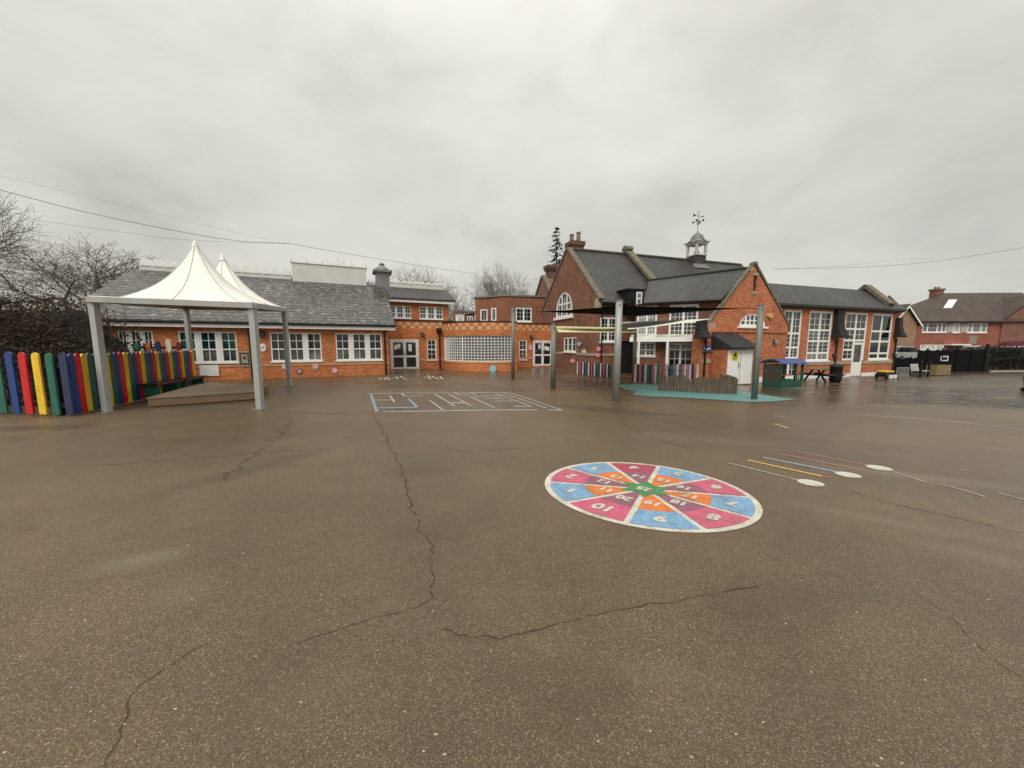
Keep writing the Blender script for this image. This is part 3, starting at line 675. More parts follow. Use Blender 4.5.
nb = MB(); nb.box(gw_, slit[0], slit[1], -.12, -.1, slit[2], slit[3]); build('niche', nb, M['dark_in'], sch)
for z in (slit[2] - .2, slit[3]): s_ = MB(); s_.box(gw_, slit[0] - .07, slit[1] + .07, -.05, .03, z, z + .13); build('niche_stone', s_, M['stone'], sch)
# front gable roof
RD = 10.6
def gz_roof(mb, u0, z0, u1, z1, dd=-.3, d1=-RD, th=.12):
    mb.hexa([gw_.p(u0, dd, z0 - th), gw_.p(u1, dd, z1 - th), gw_.p(u1, d1, z1 - th), gw_.p(u0, d1, z0 - th), gw_.p(u0, dd, z0), gw_.p(u1, dd, z1), gw_.p(u1, d1, z1), gw_.p(u0, d1, z0)])
FO = 1.5                                                             # the flank wall is set in from the gable's edge
k_ = (ga - .15 - zk) / (mu - gl0)
NE, FE = Vector((11.35, 18.85, 0)), Vector((7.2, 20.8, 0))             # near and far ends of the splayed side wall
fdir = (NE - FE).normalized(); fw_ = W(FE.x, FE.y, math.degrees(math.atan2(fdir.y, fdir.x))); FL = (NE - FE).length
fe = 3.98; RN = gw_.p(mu, -.25, ga - .14); RF = at(649, 280.5, 24.6)
eN, eF = fw_.p(fw_.px(721.5, 302, .32)[0], .32, fe + .05), fw_.p(fw_.px(643.5, 304, .32)[0], .32, fe + .05)
re = MB(); NS = 8
for k in range(NS):
    a, b_ = k / NS, (k + 1) / NS; q = [eF.lerp(eN, a), eF.lerp(eN, b_), RF.lerp(RN, b_), RF.lerp(RN, a)]
    re.poly(q); re.poly([p - Vector((0, 0, .12)) for p in reversed(q)])
re.poly([eF, eN, eN - Vector((0, 0, .12)), eF - Vector((0, 0, .12))]); re.poly([eF, RF, RF - Vector((0, 0, .12)), eF - Vector((0, 0, .12))])
frl = build('roof', re, M['slate'], sch)
rc = MB(); rc.tube(RF, RN, .09, .09, 8); build('ridge_tile', rc, M['slate_dark'], frl)
re = MB(); gz_roof(re, gr0 + .1, zk - .22, mu, ga - .143, -.3, -4.8); build('roof', re, M['slate'], sch)
re = MB(); re.poly([RN - Vector((0, 0, .02)), RF - Vector((0, 0, .02)), gw_.p(mu, -4.8, ga - .2)]); build('roof_infill', re, M['dark'], sch)
gu = MB(); gu.tube(eF + fw_.n * .05 - Vector((0, 0, .06)), eN + fw_.n * .05 - Vector((0, 0, .06)), .075, .075, 8); build('gutter', gu, M['black'], sch)
# flank wall, facing left; u runs towards the viewer, origin at the inner corner
fw1 = fw_.rect(669, 304.5, 698, 336.5); fw2 = fw_.rect(637, 306, 657, 335.5); fd = fw_.rect(667.5, 343, 693, 372); fw3 = fw_.rect(636, 342, 655.5, 356)
fw1 = (fw1[0], fw1[1], fw1[2], min(fw1[3], fe - .06)); fw2 = (max(.06, fw2[0]), fw2[1], fw2[2], min(fw2[3], fe - .06)); fd = (fd[0], fd[1], gz(9) + .02, fd[3]); fw3 = (max(.06, fw3[0]), fw3[1], fw3[2], fw3[3])
wl = MB(); wl.holed(fw_, [(0, GB), (FL, GB), (FL, fe), (0, fe)], [rectp(*q) for q in (fw1, fw2, fd, fw3)]); build('wall', wl, M['brick_old'], sch)
window(sch, fw_, *fw1, mull=(.5,), trans=(.45,), bars=(2, 2), fw=.1, glass='glass_grey'); window(sch, fw_, *fw2, mull=(.5,), trans=(.45,), bars=(2, 2), fw=.1, glass='glass_grey')
window(sch, fw_, *fw3, mull=(.5,), trans=(.45,), bars=(1, 1), fw=.09); window(sch, fw_, *fd, mull=(.5,), trans=(.3, .82), bars=(1, 1), fw=.09, name='glazed_door', sill=False)
vb = MB(); q = fw_.px(660, 339.5, .7); VL = fw_.px(698, 340, .7)[0]; vb.box(fw_, -.2, VL, .62, .74, q[1] - .12, q[1] + .12); ver = build('veranda_beam', vb, M['white'], sch)
vr = MB(); vr.hexa([fw_.p(-.2, .6, q[1] + .02), fw_.p(VL, .6, q[1] + .02), fw_.p(VL, .01, q[1] + .25), fw_.p(-.2, .01, q[1] + .25), fw_.p(-.2, .6, q[1] + .06), fw_.p(VL, .6, q[1] + .06), fw_.p(VL, .01, q[1] + .3), fw_.p(-.2, .01, q[1] + .3)]); build('veranda_roof', vr, M['glass_pale'], ver)
for x in (667, 638.5):
    u_ = fw_.px(x, 355, .68)[0]; p = MB(); c = fw_.p(u_, .68, 0); p.tube((c.x, c.y, gz(c.x)), (c.x, c.y, q[1] - .12), .07, .07, 10); build('veranda_post', p, M['white'], ver)
# main range: front wall from the inner corner to the left gable
mw = W(5.31, 22.0, SA)                                             # u = 0 at the left gable corner
MD = 8.8; ML = 16.6; ME = mw.px(596, 298.5)[1]; MR = W(*mw.p(0, -MD / 2, 0).xy, SA).px(640, 255.8)[1]
mwin = mw.rect(600, 317, 617, 342); mdoor = mw.rect(621, 341, 634, 373)
mdoor = (mdoor[0], mdoor[1], gz(7) + .02, mdoor[3])
wl = MB(); wl.holed(mw, [(0, GB), (ML, GB), (ML, ME), (0, ME)], [rectp(*mwin), rectp(*mdoor)])
wl.poly([mw.p(0, -MD, GB), mw.p(ML, -MD, GB), mw.p(ML, -MD, ME), mw.p(0, -MD, ME)]); wl.poly([mw.p(ML, 0, GB), mw.p(ML, -MD, GB), mw.p(ML, -MD, ME), mw.p(ML, -MD / 2, MR - .2), mw.p(ML, 0, ME)])
build('wall', wl, M['brick_old'], sch)
window(sch, mw, *mwin, mull=(.5,), trans=(.48,), bars=(1, 1), fw=.12)
dk = MB(); dk.box(mw, mdoor[0], mdoor[1], -.14, -.1, mdoor[2], mdoor[3]); build('doorway', dk, M['dark_in'], sch)
icn = mw.p(mw.px(634.5, 340)[0], 0, 0); rt = MB(); rt.poly([z3(FE, GB), z3(icn, GB), z3(icn, fe), z3(FE, fe)]); build('return_wall', rt, M['brick_old'], sch)
rt = MB(); rt.poly([z3(FE, fe + .01), eF - Vector((0, 0, .05)), eF.lerp(RF, .5) - Vector((0, 0, 1.2)), z3(icn, fe + .01)]); build('roof_infill', rt, M['dark'], sch)
sb = MB(); sb.box(mw, 0, mdoor[0] - .05, -.05, .05, .95, 1.12); build('stone_band', sb, M['stone'], sch)
# left gable face
far = mw.p(0, -MD, 0); lg = W(far.x, far.y, SA - 90)
aw = lg.rect(556, 296, 572.5, 316.5); sw = lg.rect(563.5, 337, 576, 352)
wl = MB(); ahole = arch_pts(aw[0], aw[1], aw[2], aw[3] - (aw[1] - aw[0]) / 2 * .8, 12, (aw[1] - aw[0]) / 2 * 1.0)
wl.holed(lg, [(0, GB), (MD, GB), (MD, ME), (MD / 2, MR - .05), (0, ME)], [ahole, rectp(*sw)]); build('gable_wall', wl, M['brick_old'], sch)
coping(sch, lg, [(-.15, ME - .1), (MD / 2, MR)], .15, -.32, .07); coping(sch, lg, [(MD / 2, MR), (MD + .12, ME - .1)], .15, -.32, .07)
ks = MB(); ks.box(lg, MD - .35, MD + .05, -.35, .07, ME - .6, ME + .03); build('kneeler_stone', ks, M['stone'], sch)
for q0, q1 in ((0, sw[0] - .1), (sw[1] + .1, MD)): sb = MB(); sb.box(lg, q0, q1, -.05, .04, .95, 1.12); build('stone_band', sb, M['stone'], sch)
sb = MB(); sb.box(lg, 0, MD, -.05, .05, 2.8, 2.95); build('string_course', sb, M['brick_old'], sch)
f = MB(); n = len(ahole); cc = (aw[0] + aw[1]) / 2; zm = (aw[2] + aw[3]) / 2
inner = [(cc + (a - cc) * .84, zm + (z - zm) * .90) for a, z in ahole]
for k in range(n):
    a, b_, c, d = ahole[k], ahole[(k + 1) % n], inner[(k + 1) % n], inner[k]; f.prism([lg.p(x, -.02, z) for x, z in (a, b_, c, d)], lg.n * -.08)
wd = aw[1] - aw[0]
for t in (.35, .65): f.box(lg, aw[0] + wd * t - .06, aw[0] + wd * t + .06, -.1, -.03, aw[2], aw[3] + .1)
for t in (.3, .62): f.box(lg, aw[0] + .1, aw[1] - .1, -.1, -.035, aw[2] + (aw[3] - aw[2]) * t - .05, aw[2] + (aw[3] - aw[2]) * t + .05)
for t in (.18, .5, .82): f.box(lg, aw[0] + wd * t - .018, aw[0] + wd * t + .018, -.09, -.05, aw[2], aw[2] + (aw[3] - aw[2]) * .9)
o = build('arched_window', f, M['white'], sch); gp = MB(); gp.prism([lg.p(x, -.07, z) for x, z in ahole], lg.n * -.02); build('pane', gp, M['glass_grey'], o)
s_ = MB(); s_.box(lg, aw[0] - .15, aw[1] + .15, -.08, .14, aw[2] - .2, aw[2] - .003); build('sill', s_, M['white'], o)
window(sch, lg, *sw, mull=(.33, .67), bars=(0, 1), fw=.11)
# main roof
rf = MB(); roof_slab(rf, mw, .05, ML + .2, .35, ME - .2, -MD / 2, MR); roof_slab(rf, mw, .05, ML + .2, -MD - .35, ME - .2, -MD / 2 - .003, MR - .003); mroof = build('roof', rf, M['slate'], sch)
rc = MB(); rc.tube(mw.p(.1, -MD / 2, MR + .02), mw.p(ML, -MD / 2, MR + .02), .12, .12, 8); build('ridge_tile', rc, M['tile_brown'], mroof)
gu = MB(); gu.tube(mw.p(0, .42, ME - .28), mw.p(4, .42, ME - .28), .08, .08, 8); build('gutter', gu, M['black'], sch)
downpipe(sch, mw, .25, -.3, ME - .3)
# parapet gable crossing the main roof
mr_ = W(*mw.p(0, -MD / 2, 0).xy, SA); pu = mr_.px(626, 252)[0]
cwf = W(*mw.p(pu, -MD, 0).xy, SA - 90)
pp = MB(); pp.prism([cwf.p(-.1, .0, ME - .3), cwf.p(MD + .3, .0, ME - .3), cwf.p(MD + .3, .0, ME), cwf.p(MD / 2, .0, MR + .3), cwf.p(-.1, .0, ME)], cwf.n * -.3); build('parapet', pp, M['brick_old'], sch)
coping(sch, cwf, [(MD / 2 - .1, MR + .3), (MD + .3, ME)], .2, -.42, .12); coping(sch, cwf, [(-.1, ME), (MD / 2 + .1, MR + .3)], .2, -.42, .12)
ap = MB(); ap.prism([cwf.p(MD / 2 + .36 * math.cos(R(20 * k)), .14, MR + .3 + .34 * math.sin(R(20 * k))) for k in range(10)], cwf.n * -.56); build('apex_stone', ap, M['coping'], sch)
# dormer by the inner corner
du0 = mw.px(628, 298, .6)[0]; du1 = mw.px(643.5, 298, .6)[0]; dz0, dz1 = mw.px(637, 306, .6)[1], mw.px(637, 290.5, .6)[1]
dm = MB(); dm.box(mw, du0, du1, -2.2, .6, dz0 - .3, dz1); dmo = build('dormer', dm, M['black'], sch)
dr = MB(); dr.box(mw, du0 - .1, du1 + .1, -2.2, .68, dz1 + .002, dz1 + .1); build('dormer_roof', dr, M['black'], dmo)
window(sch, W(*mw.p(0, .66, 0).xy, SA), du0 + (du1 - du0) * .52, du1 - .12, dz0 + .05, dz1 - .08, mull=(), trans=(.5,), bars=(1, 0), fw=.1, sill=False)
# chimneys
def chimney(par, c, w, d, z0, z1, pots=2):
    q = W(c.x, c.y, SA); s_ = MB(); s_.box(q, -w / 2, w / 2, -d / 2, d / 2, z0, z1 - .5); s_.box(q, -w / 2 - .1, w / 2 + .1, -d / 2 - .1, d / 2 + .1, z1 - .5, z1 - .3); s_.box(q, -w / 2 - .18, w / 2 + .18, -d / 2 - .18, d / 2 + .18, z1 - .3, z1)
    o = build('chimney', s_, M['brick_dark'], par)
    for k in range(pots):
        p = MB(); e = q.p((k - (pots - 1) / 2) * .55, 0, 0); p.lathe((e.x, e.y, z1), [(.17, 0), (.14, .4 + .2 * k), (.17, .45 + .2 * k), (.17, .55 + .2 * k)], 10); build('chimney_pot', p, M['pot'], o)
c1 = mw.p(1.1, -MD / 2 - .6, 0); cz = at(575, 242.5, c1.y); chimney(sch, Vector((cz.x, c1.y, 0)), .8, .7, 7.0, cz.z)
c2 = at(551.5, 266, 36.5); chimney(sch, c2, .95, .8, 4.5, c2.z, 0)
# far rear gable behind the left one
rg = at(542.5, 277, 35.0); rgw = W(rg.x, rg.y, SA - 90); s_ = MB(); s_.prism([rgw.p(-2.2, 0, 0), rgw.p(2.2, 0, 0), rgw.p(2.2, 0, rg.z - 2.4), rgw.p(0, 0, rg.z - .1), rgw.p(-2.2, 0, rg.z - 2.4)], su * 4); build('rear_gable', s_, M['brick_old'], sch)
coping(sch, rgw, [(-2.4, rg.z - 2.5), (0, rg.z)], .25); coping(sch, rgw, [(0, rg.z), (2.4, rg.z - 2.5)], .25)
# bell turret
tb = mr_.px(694.5, 262)[0]; tc_ = mr_.p(tb, .15, 0); tq_ = W(tc_.x, tc_.y, SA); before = set(bpy.data.objects)
s_ = MB(); s_.box(tq_, -.72, .72, -.72, .72, MR - 1.2, MR + .48); tur = build('bell_turret', s_, M['slate'], sch)
s_ = MB(); s_.hexa([tq_.p(-1.15, 1.15, MR - 1.05), tq_.p(1.15, 1.15, MR - 1.05), tq_.p(1.0, -1, MR - .5), tq_.p(-1.0, -1, MR - .5), tq_.p(-.75, .75, MR - .5), tq_.p(.75, .75, MR - .5), tq_.p(.75, -.75, MR - .3), tq_.p(-.75, -.75, MR - .3)]); build('flashing', s_, M['lead'], tur)
s_ = MB(); s_.box(tq_, -.8, .8, -.8, .8, MR + .482, MR + .6); build('turret_sill', s_, M['turret'], tur)
s_ = MB(); s_.box(tq_, -1.0, 1.0, -1.0, 1.0, MR + 2.0, MR + 2.1); s_.box(tq_, -.85, .85, -.85, .85, MR + 1.78, MR + 2.018); build('cornice', s_, M['turret'], tur)
for a in (-.66, .66):
    for d_ in (-.66, .66):
        s_ = MB(); s_.box(tq_, a - .12, a + .12, d_ - .12, d_ + .12, MR + .602, MR + 1.778); build('column', s_, M['turret'], tur)
s_ = MB(); s_.lathe((tc_.x, tc_.y, MR + 2.1), [(1.08, 0), (1.0, .1), (.76, .16), (.74, .35), (.66, .6), (.5, .82), (.28, .98), (.1, 1.06), (.06, 1.3), (.02, 1.5)], 16); build('dome', s_, M['lead'], tur, True)
s_ = MB(); s_.lathe((tc_.x, tc_.y, MR + .75), [(.3, 0), (.27, .12), (.2, .4), (.1, .52), (.03, .56)], 12); s_.tube((tc_.x, tc_.y, MR + 1.25), (tc_.x, tc_.y, MR + 1.8), .03, .03, 6); build('bell', s_, M['dark'], tur, True)
vz = MR + 3.5; s_ = MB(); s_.tube((tc_.x, tc_.y, vz - .2), (tc_.x, tc_.y, vz + 1.95), .028, .015, 6)
s_.lathe((tc_.x, tc_.y, vz + .55), [(.02, 0), (.1, .06), (.12, .12), (.1, .18), (.02, .24)], 8)
for a in range(4):
    an = R(45 + 90 * a); e = Vector((math.cos(an), math.sin(an), 0)) * .55; c = Vector((tc_.x, tc_.y, vz + .95)); s_.tube(c, c + e, .022, .022, 6)
    s_.box(W(*(c + e).xy, 0), -.09, .09, -.03, .03, vz + .86, vz + 1.06)
for k in range(8):
    a, b_ = R(45 * k), R(45 * k + 45); c = Vector((tc_.x, tc_.y, vz + .95)); s_.tube(c + su * .26 * math.cos(a) + Vector((0, 0, .26 * math.sin(a))), c + su * .26 * math.cos(b_) + Vector((0, 0, .26 * math.sin(b_))), .018, .018, 5)
c = Vector((tc_.x, tc_.y, vz + 1.55)); s_.tube(c - su * .7, c + su * .75, .022, .022, 6); s_.prism([c - su * .75 + Vector((0, -.02, -.16)), c - su * .35 + Vector((0, -.02, 0)), c - su * .75 + Vector((0, -.02, .2))], (0, .04, 0)); s_.prism([c + su * .55 + Vector((0, -.02, -.1)), c + su * .85 + Vector((0, -.02, 0)), c + su * .55 + Vector((0, -.02, .1))], (0, .04, 0))
s_.lathe((tc_.x, tc_.y, vz + 1.9), [(.01, 0), (.06, .05), (.06, .1), (.01, .15)], 8)
build('weather_vane', s_, M['black'], tur)
piv = Vector((tc_.x, tc_.y, MR - .1)) - BASE[sch]
for o in set(bpy.data.objects) - before:                          # the turret is a little under life size for its roof: bring it to its measured size
    for v in o.data.vertices: v.co = piv + (v.co - piv) * .69

# right wing
ww = W(*gw_.p(gr0 - .3, -.9, 0).xy, SA); WE = ww.px(850, 310.5)[1]; WL = ww.px(896, 340)[0]; WD = 2.5; WR = 5.38
ws = [ww.rect(782, 311, 800, 376), ww.rect(808, 311.5, 831, 360.3), ww.rect(844, 313.5, 866, 362), ww.rect(870.5, 316, 891, 360.2)]
wz1 = WE - .12; wz0 = ww.px(830, 360.6)[1]; dl = ww.px(851, 365)[0]; dr_ = ww.px(861, 365)[0]; gzr = gz(20)
ws = [(a, b_, wz0, wz1) for a, b_, _, _ in ws]; ws[0] = (ws[0][0], ws[0][1], wz0 - 1.0, wz1)
d_h = [(ws[2][0], wz0), (dl, wz0), (dl, gzr + .03), (dr_ + .0, gzr + .03), (dr_, wz0), (ws[2][1], wz0), (ws[2][1], wz1), (ws[2][0], wz1)]
wl = MB(); wl.holed(ww, [(-.2, GB), (WL, GB), (WL, WE), (-.2, WE)], [rectp(*ws[0]), rectp(*ws[1]), d_h, rectp(*ws[3])])
wl.poly([ww.p(WL, 0, GB), ww.p(WL, -WD, GB), ww.p(WL, -WD, WE), ww.p(WL, -WD / 2, WR), ww.p(WL, 0, WE)]); wl.poly([ww.p(-.2, -WD, GB), ww.p(WL, -WD, GB), ww.p(WL, -WD, WE), ww.p(-.2, -WD, WE)])
build('wall', wl, M['brick_wing'], sch)
for i, q in enumerate(ws):
    if i == 2:
        tz = (gzr + 2.2 - wz0) / (wz1 - wz0)
        window(sch, ww, *q, mull=(.5,), trans=(.22, .42, .66), bars=(1, 1), fw=.12, glass='glass', sill=False)
    elif i == 3: window(sch, ww, *q, mull=(.5,), trans=(.14, .40, .62), bars=(0, 0), fw=.12, glass='glass')
    else: window(sch, ww, *q, mull=(.5,), trans=((.16, .40, .62) if i else (.3, .45, .66)), bars=(1, 2), fw=.12, glass='glass_grey' if i == 1 else 'glass')
dd = MB(); zt = gzr + 2.25
dd.box(ww, dl, dr_, -.06, .01, gzr + .03, gzr + .95); dd.box(ww, dl, dl + .13, -.06, .011, gzr + .951, zt); dd.box(ww, dr_ - .13, dr_, -.06, .011, gzr + .951, zt); dd.box(ww, dl + .13, dr_ - .13, -.06, .01, zt - .14, zt)
do = build('door', dd, M['white'], sch); dp = MB(); dp.box(ww, dl + .12, dr_ - .12, -.05, -.02, gzr + .96, zt - .13); build('pane', dp, M['glass_grey'], do)
for a, b_ in ((ws[0][1] + .05, dl - .05), (dr_ + .05, WL)):
    sb = MB(); sb.box(ww, a, b_, -.05, .045, wz0 - .25, wz0 - .08); build('stone_band', sb, M['stone'], sch)
for a, b_ in ((0, dl - .1), (dr_ + .1, WL)):
    sk = MB(); sk.box(ww, a, b_, -.05, .05, GB, gzr + .22); build('painted_plinth', sk, M['white'], sch)
fa = MB(); fa.box(ww, -.2, WL, .0, .3, WE + .002, WE + .2); build('fascia', fa, M['black'], sch)
rf = MB(); roof_slab(rf, ww, -2.2, WL, .38, WE + .2, -WD / 2, WR + .1); roof_slab(rf, ww, -2.2, WL, -WD - .38, WE + .2, -WD / 2 - .003, WR + .097); build('roof', rf, M['slate'], sch)
we = W(*ww.p(WL - 1.5, -WD, 0).xy, SA - 90)
pp = MB(); pp.prism([we.p(-.3, 0, WE), we.p(WD + .1, 0, WE), we.p(WD + .1, 0, WE + .45), we.p(WD / 2, 0, WR + .35), we.p(-.3, 0, WE + .45)], we.n * -.35); build('parapet', pp, M['brick_old'], sch)
coping(sch, we, [(WD / 2 - .1, WR + .35), (WD + .12, WE + .42)], .2, -.5, .15); coping(sch, we, [(-.35, WE + .35), (WD / 2 + .1, WR + .35)], .2, -.5, .15)
def eave_box(w, u, z0, z1, wd=.5, out=.75):                            # flared dark slate hung box under the eave
    s_ = MB(); nt_ = 5                                                # courses of slates, each lapping over the one below
    for k in range(nt_):
        a, b_ = k / nt_, (k + 1) / nt_; za, zb_ = z0 + (z1 - z0) * a, z0 + (z1 - z0) * b_; f0_, f1_ = (1 - a) ** 3.0, (1 - b_) ** 3.0
        w0, w1 = wd * (.78 + .22 * f0_) + .02, wd * (.78 + .22 * f1_); o0, o1 = .22 + (out - .22) * f0_ + .02, .22 + (out - .22) * f1_
        s_.hexa([w.p(u - w0, o0, za), w.p(u + w0, o0, za), w.p(u + w0, 0, za), w.p(u - w0, 0, za), w.p(u - w1, o1, zb_), w.p(u + w1, o1, zb_), w.p(u + w1, 0, zb_), w.p(u - w1, 0, zb_)])
    s_.box(w, u - wd - .02, u + wd + .02, 0.0, out, z0 - .07, z0 - .002); build('rainwater_hopper', s_, M['slate_dark'], sch)
hu = ww.px(837, 330)[0]; eave_box(ww, hu - .15, ww.px(838, 336.5, .6)[1], WE - .02, .36, .6); downpipe(sch, ww, hu, gzr, ww.px(838, 339)[1])
hu = WL - .15; eave_box(ww, hu, ww.px(894, 336, .6)[1], WE - .35, .24, .5); downpipe(sch, ww, WL - .12, gzr, ww.px(894, 338)[1])
hu = gl0 - .15; eave_box(W(*gw_.p(0, .02, 0).xy, SA), gl0 - .62, gw_.px(703, 337, .6)[1], 2.95, .32, .5); downpipe(sch, W(*gw_.p(0, .18, 0).xy, SA), bl0 + .12, -.3, 2.0)
# porch with white door against the gable
pl_, pr_ = gw_.px(719, 360, .05)[0], gw_.px(752.5, 360, 1.1)[0]; PD = 1.1
pu0 = gw_.px(728, 365, PD)[0]; pzt = gw_.px(740, 349.5, PD)[1]; pzb = gz(11.3)
s_ = MB(); s_.box(gw_, pu0 - .06, pr_ + .12, 0, PD - .05, GB, pzt); por = build('porch', s_, M['brick_wing'], sch)
r0 = gw_.px(733, 333.5, .02)[1]
s_ = MB(); s_.hexa([gw_.p(pu0 - .1, PD + .25, pzt + .02), gw_.p(pr_ + .18, PD + .25, pzt + .02), gw_.p(pr_ + .18, .01, pzt + .02), gw_.p(pu0 - .1, .01, pzt + .02), gw_.p(pu0 - .1, PD + .25, pzt + .12), gw_.p(pr_ + .18, PD + .25, pzt + .12), gw_.p(pr_ + .18, .01, r0), gw_.p(pu0 - .1, .01, r0)]); build('porch_roof', s_, M['dark'], por)
s_ = MB(); s_.box(gw_, pu0, pr_, PD - .048, PD, pzb + .02, pzt - .01); dd = build('porch_door', s_, M['white'], sch)
s_ = MB(); hu = pu0 + (pr_ - pu0) * .42; s_.box(gw_, hu - .015, hu + .015, PD + .001, PD + .02, pzb + .8, pzb + 1.15); s_.tube(gw_.p(hu, PD + .05, pzb + 1.0), gw_.p(hu + .14, PD + .05, pzb + 1.0), .014, .014, 6); build('handle', s_, M['zinc'], dd)
s_ = MB(); s_.box(gw_, (pu0 + pr_) / 2 - .008, (pu0 + pr_) / 2 + .008, PD + .001, PD + .004, pzb + .05, pzt - .05); build('door_joint', s_, M['dark'], dd)
sk = MB(); sk.box(gw_, pr_ + .15, gr0 + .02, -.05, .06, GB, gz(13) + .24); build('painted_plinth', sk, M['white'], sch)

# ---------------------------------------------------------------- fittings and signs on the school walls
def on_wall(name, label, cat, w, x, y, wpx, hpx, d, m_, shape='rect', group=None, depth=.04):
    u0, u1, z0, z1 = w.rect(x - wpx / 2, y - hpx / 2, x + wpx / 2, y + hpx / 2, d)
    o = thing(name, label, cat, w.p((u0 + u1) / 2, d, z0), group); c, h = (u0 + u1) / 2, (z0 + z1) / 2; a, b_ = (u1 - u0) / 2, (z1 - z0) / 2
    s_ = MB()
    if shape == 'rect': P_ = rectp(u0, u1, z0, z1)
    elif shape == 'disc': P_ = [(c + a * math.cos(R(k * 15)), h + b_ * math.sin(R(k * 15))) for k in range(24)]
    else: P_ = [(c + a * (.8 + .2 * math.cos(5 * R(k * 9))) * math.cos(R(k * 9)), h + b_ * (.8 + .2 * math.cos(5 * R(k * 9))) * math.sin(R(k * 9))) for k in range(40)]
    s_.prism([w.p(x_, d + depth, z_) for x_, z_ in P_], w.n * -depth)
    build('panel', s_, m_, o)
    return o, c, h, a, b_
pink = plain('pink plaque', (.75, .25, .33), .6, .15, 5); pale = plain('pale plaque', (.72, .66, .55), .6, .15, 6); navy = plain('navy plaque', (.05, .07, .16), .5, .2, 8)
red_sp = plain('red print', (.55, .06, .08), .6, .1, 5)
def deco(o, w, c, h, a, b_, d, m_, kind='petals'):
    s_ = MB()
    if kind == 'petals':
        for k in range(5):
            an = R(72 * k + 90); x_, z_ = c + a * .42 * math.cos(an), h + b_ * .42 * math.sin(an)
            s_.prism([w.p(x_ + a * .2 * math.cos(R(t * 45)), d + .012, z_ + b_ * .2 * math.sin(R(t * 45))) for t in range(8)], w.n * -.011)
    elif kind == 'bars':
        for k in range(4): s_.box(w, c - a * .7, c + a * (.7 - .2 * (k % 2)), d + .001, d + .008, h + b_ * (.55 - .4 * k) - b_ * .08, h + b_ * (.55 - .4 * k) + b_ * .08)
    elif kind == 'board':
        for i in range(4):
            for k in range(5):
                if 0 < i < 3 and 0 < k < 4: continue
                s_.box(w, c - a * .85 + a * .44 * i, c - a * .85 + a * .44 * i + a * .34, d + .001, d + .008, h - b_ * .85 + b_ * .35 * k, h - b_ * .85 + b_ * .35 * k + b_ * .26)
        s_.box(w, c - a * .2, c + a * .2, d + .001, d + .009, h - b_ * .1, h + b_ * .3)
    elif kind == 'wave':
        for k in range(10):
            x0, x1 = -.65 + .13 * k, -.65 + .13 * (k + 1); s_.prism([w.p(c + a * x0, d + .008, h + b_ * (.3 * math.sin(x0 * 6) - .16)), w.p(c + a * x1, d + .008, h + b_ * (.3 * math.sin(x1 * 6) - .16)), w.p(c + a * x1, d + .008, h + b_ * (.3 * math.sin(x1 * 6) + .16)), w.p(c + a * x0, d + .008, h + b_ * (.3 * math.sin(x0 * 6) + .16))], w.n * -.007)
    elif kind == 'warning':
        s_.prism([w.p(c - a * .7, d + .006, h - b_ * .1), w.p(c + a * .7, d + .006, h - b_ * .1), w.p(c, d + .006, h + b_ * .85)], w.n * -.005)
        for k in range(3): s_.box(w, c - a * .7, c + a * .6, d + .001, d + .006, h - b_ * (.35 + .2 * k), h - b_ * (.27 + .2 * k))
    build('print', s_, m_, o)
o, *q = on_wall('notice_board', 'brown framed notice board with a grid of dark squares on the orange brick wall', 'notice board', lw, 244.8, 358.5, 12, 15, .0, plain('tan board', (.42, .34, .24), .6, .1, 5)); deco(o, lw, *q, .04, M['dark'], 'board')
on_wall('wall_board', 'blank white board low on the brick wall under the leftmost clear window', 'board', lw, 209.5, 370.5, 19, 11, .0, M['white_render'])
o, *q = on_wall('wall_sign', 'round white and pink sign on the brick pier beside the notice board', 'sign', lw, 263, 347.5, 6.5, 8, .0, M['white'], 'disc'); deco(o, lw, *q, .04, red_sp, 'wave')
FG = 'flower shaped plaques along the classroom wall'
for x, y, s, m_, l_, dm_ in ((284.5, 366.5, 7, pale, 'cream flower plaque on brick under the window, left of the canopy post', pale), (299.5, 371.3, 6.5, navy, 'navy blue flower plaque low on the brick wall behind the canopy post', M['white']), (315.5, 366.8, 6.5, pale, 'pale pink rounded plaque on the brick wall right of the navy one', pink), (334.8, 370.4, 7, pink, 'bright pink flower plaque rightmost on the classroom wall', M['white'])):
    o, *q = on_wall('wall_plaque', l_, 'plaque', lw, x, y, s, s * .95, .0, m_, 'flower', FG); deco(o, lw, *q, .04, dm_)
bw_ = W(*arcp(.62).xy, math.degrees(math.atan2(arcp(.64).y - arcp(.6).y, arcp(.64).x - arcp(.6).x)))
on_wall('wall_disc', 'pale blue round disc on the curved bay below the glass grid', 'plaque', bw_, 493, 368.6, 6.5, 7, .01, plain('pale blue disc', (.25, .5, .6), .5, .15, 6), 'disc')
o, *q = on_wall('poster', 'small pink poster on brick between the narrow window and the right entrance door', 'poster', kw, 530.3, 347.5, 3.6, 5, .0, pink); deco(o, kw, *q, .04, M['white'], 'bars')
PG = 'plaques on the old school gable wall'
for x, y, s, m_, l_, dm_ in ((579.8, 344, 6.5, navy, 'blue and white diamond plaque beside the small white window of the old school', M['white']), (584, 352, 5, pale, 'cream head shaped plaque under the blue one on the old school wall', pale), (572.8, 361, 4.5, pink, 'pink round plaque low on old brick, left of the striped picket fence', pale)):
    o, *q = on_wall('wall_plaque', l_, 'plaque', lg, x, y, s, s, .0, m_, 'disc' if m_ is pink else 'flower', PG); deco(o, lg, *q, .04, dm_)
for x, y, l_ in ((598.3, 349, 'upper pink plaque on the wall behind the white veranda post'), (597.5, 355, 'lower pink plaque on the wall behind the white veranda post')):
    on_wall('wall_plaque', l_, 'plaque', lg if x < 597 else mw, x, y, 4, 4.5, .06, pink, 'disc', PG)
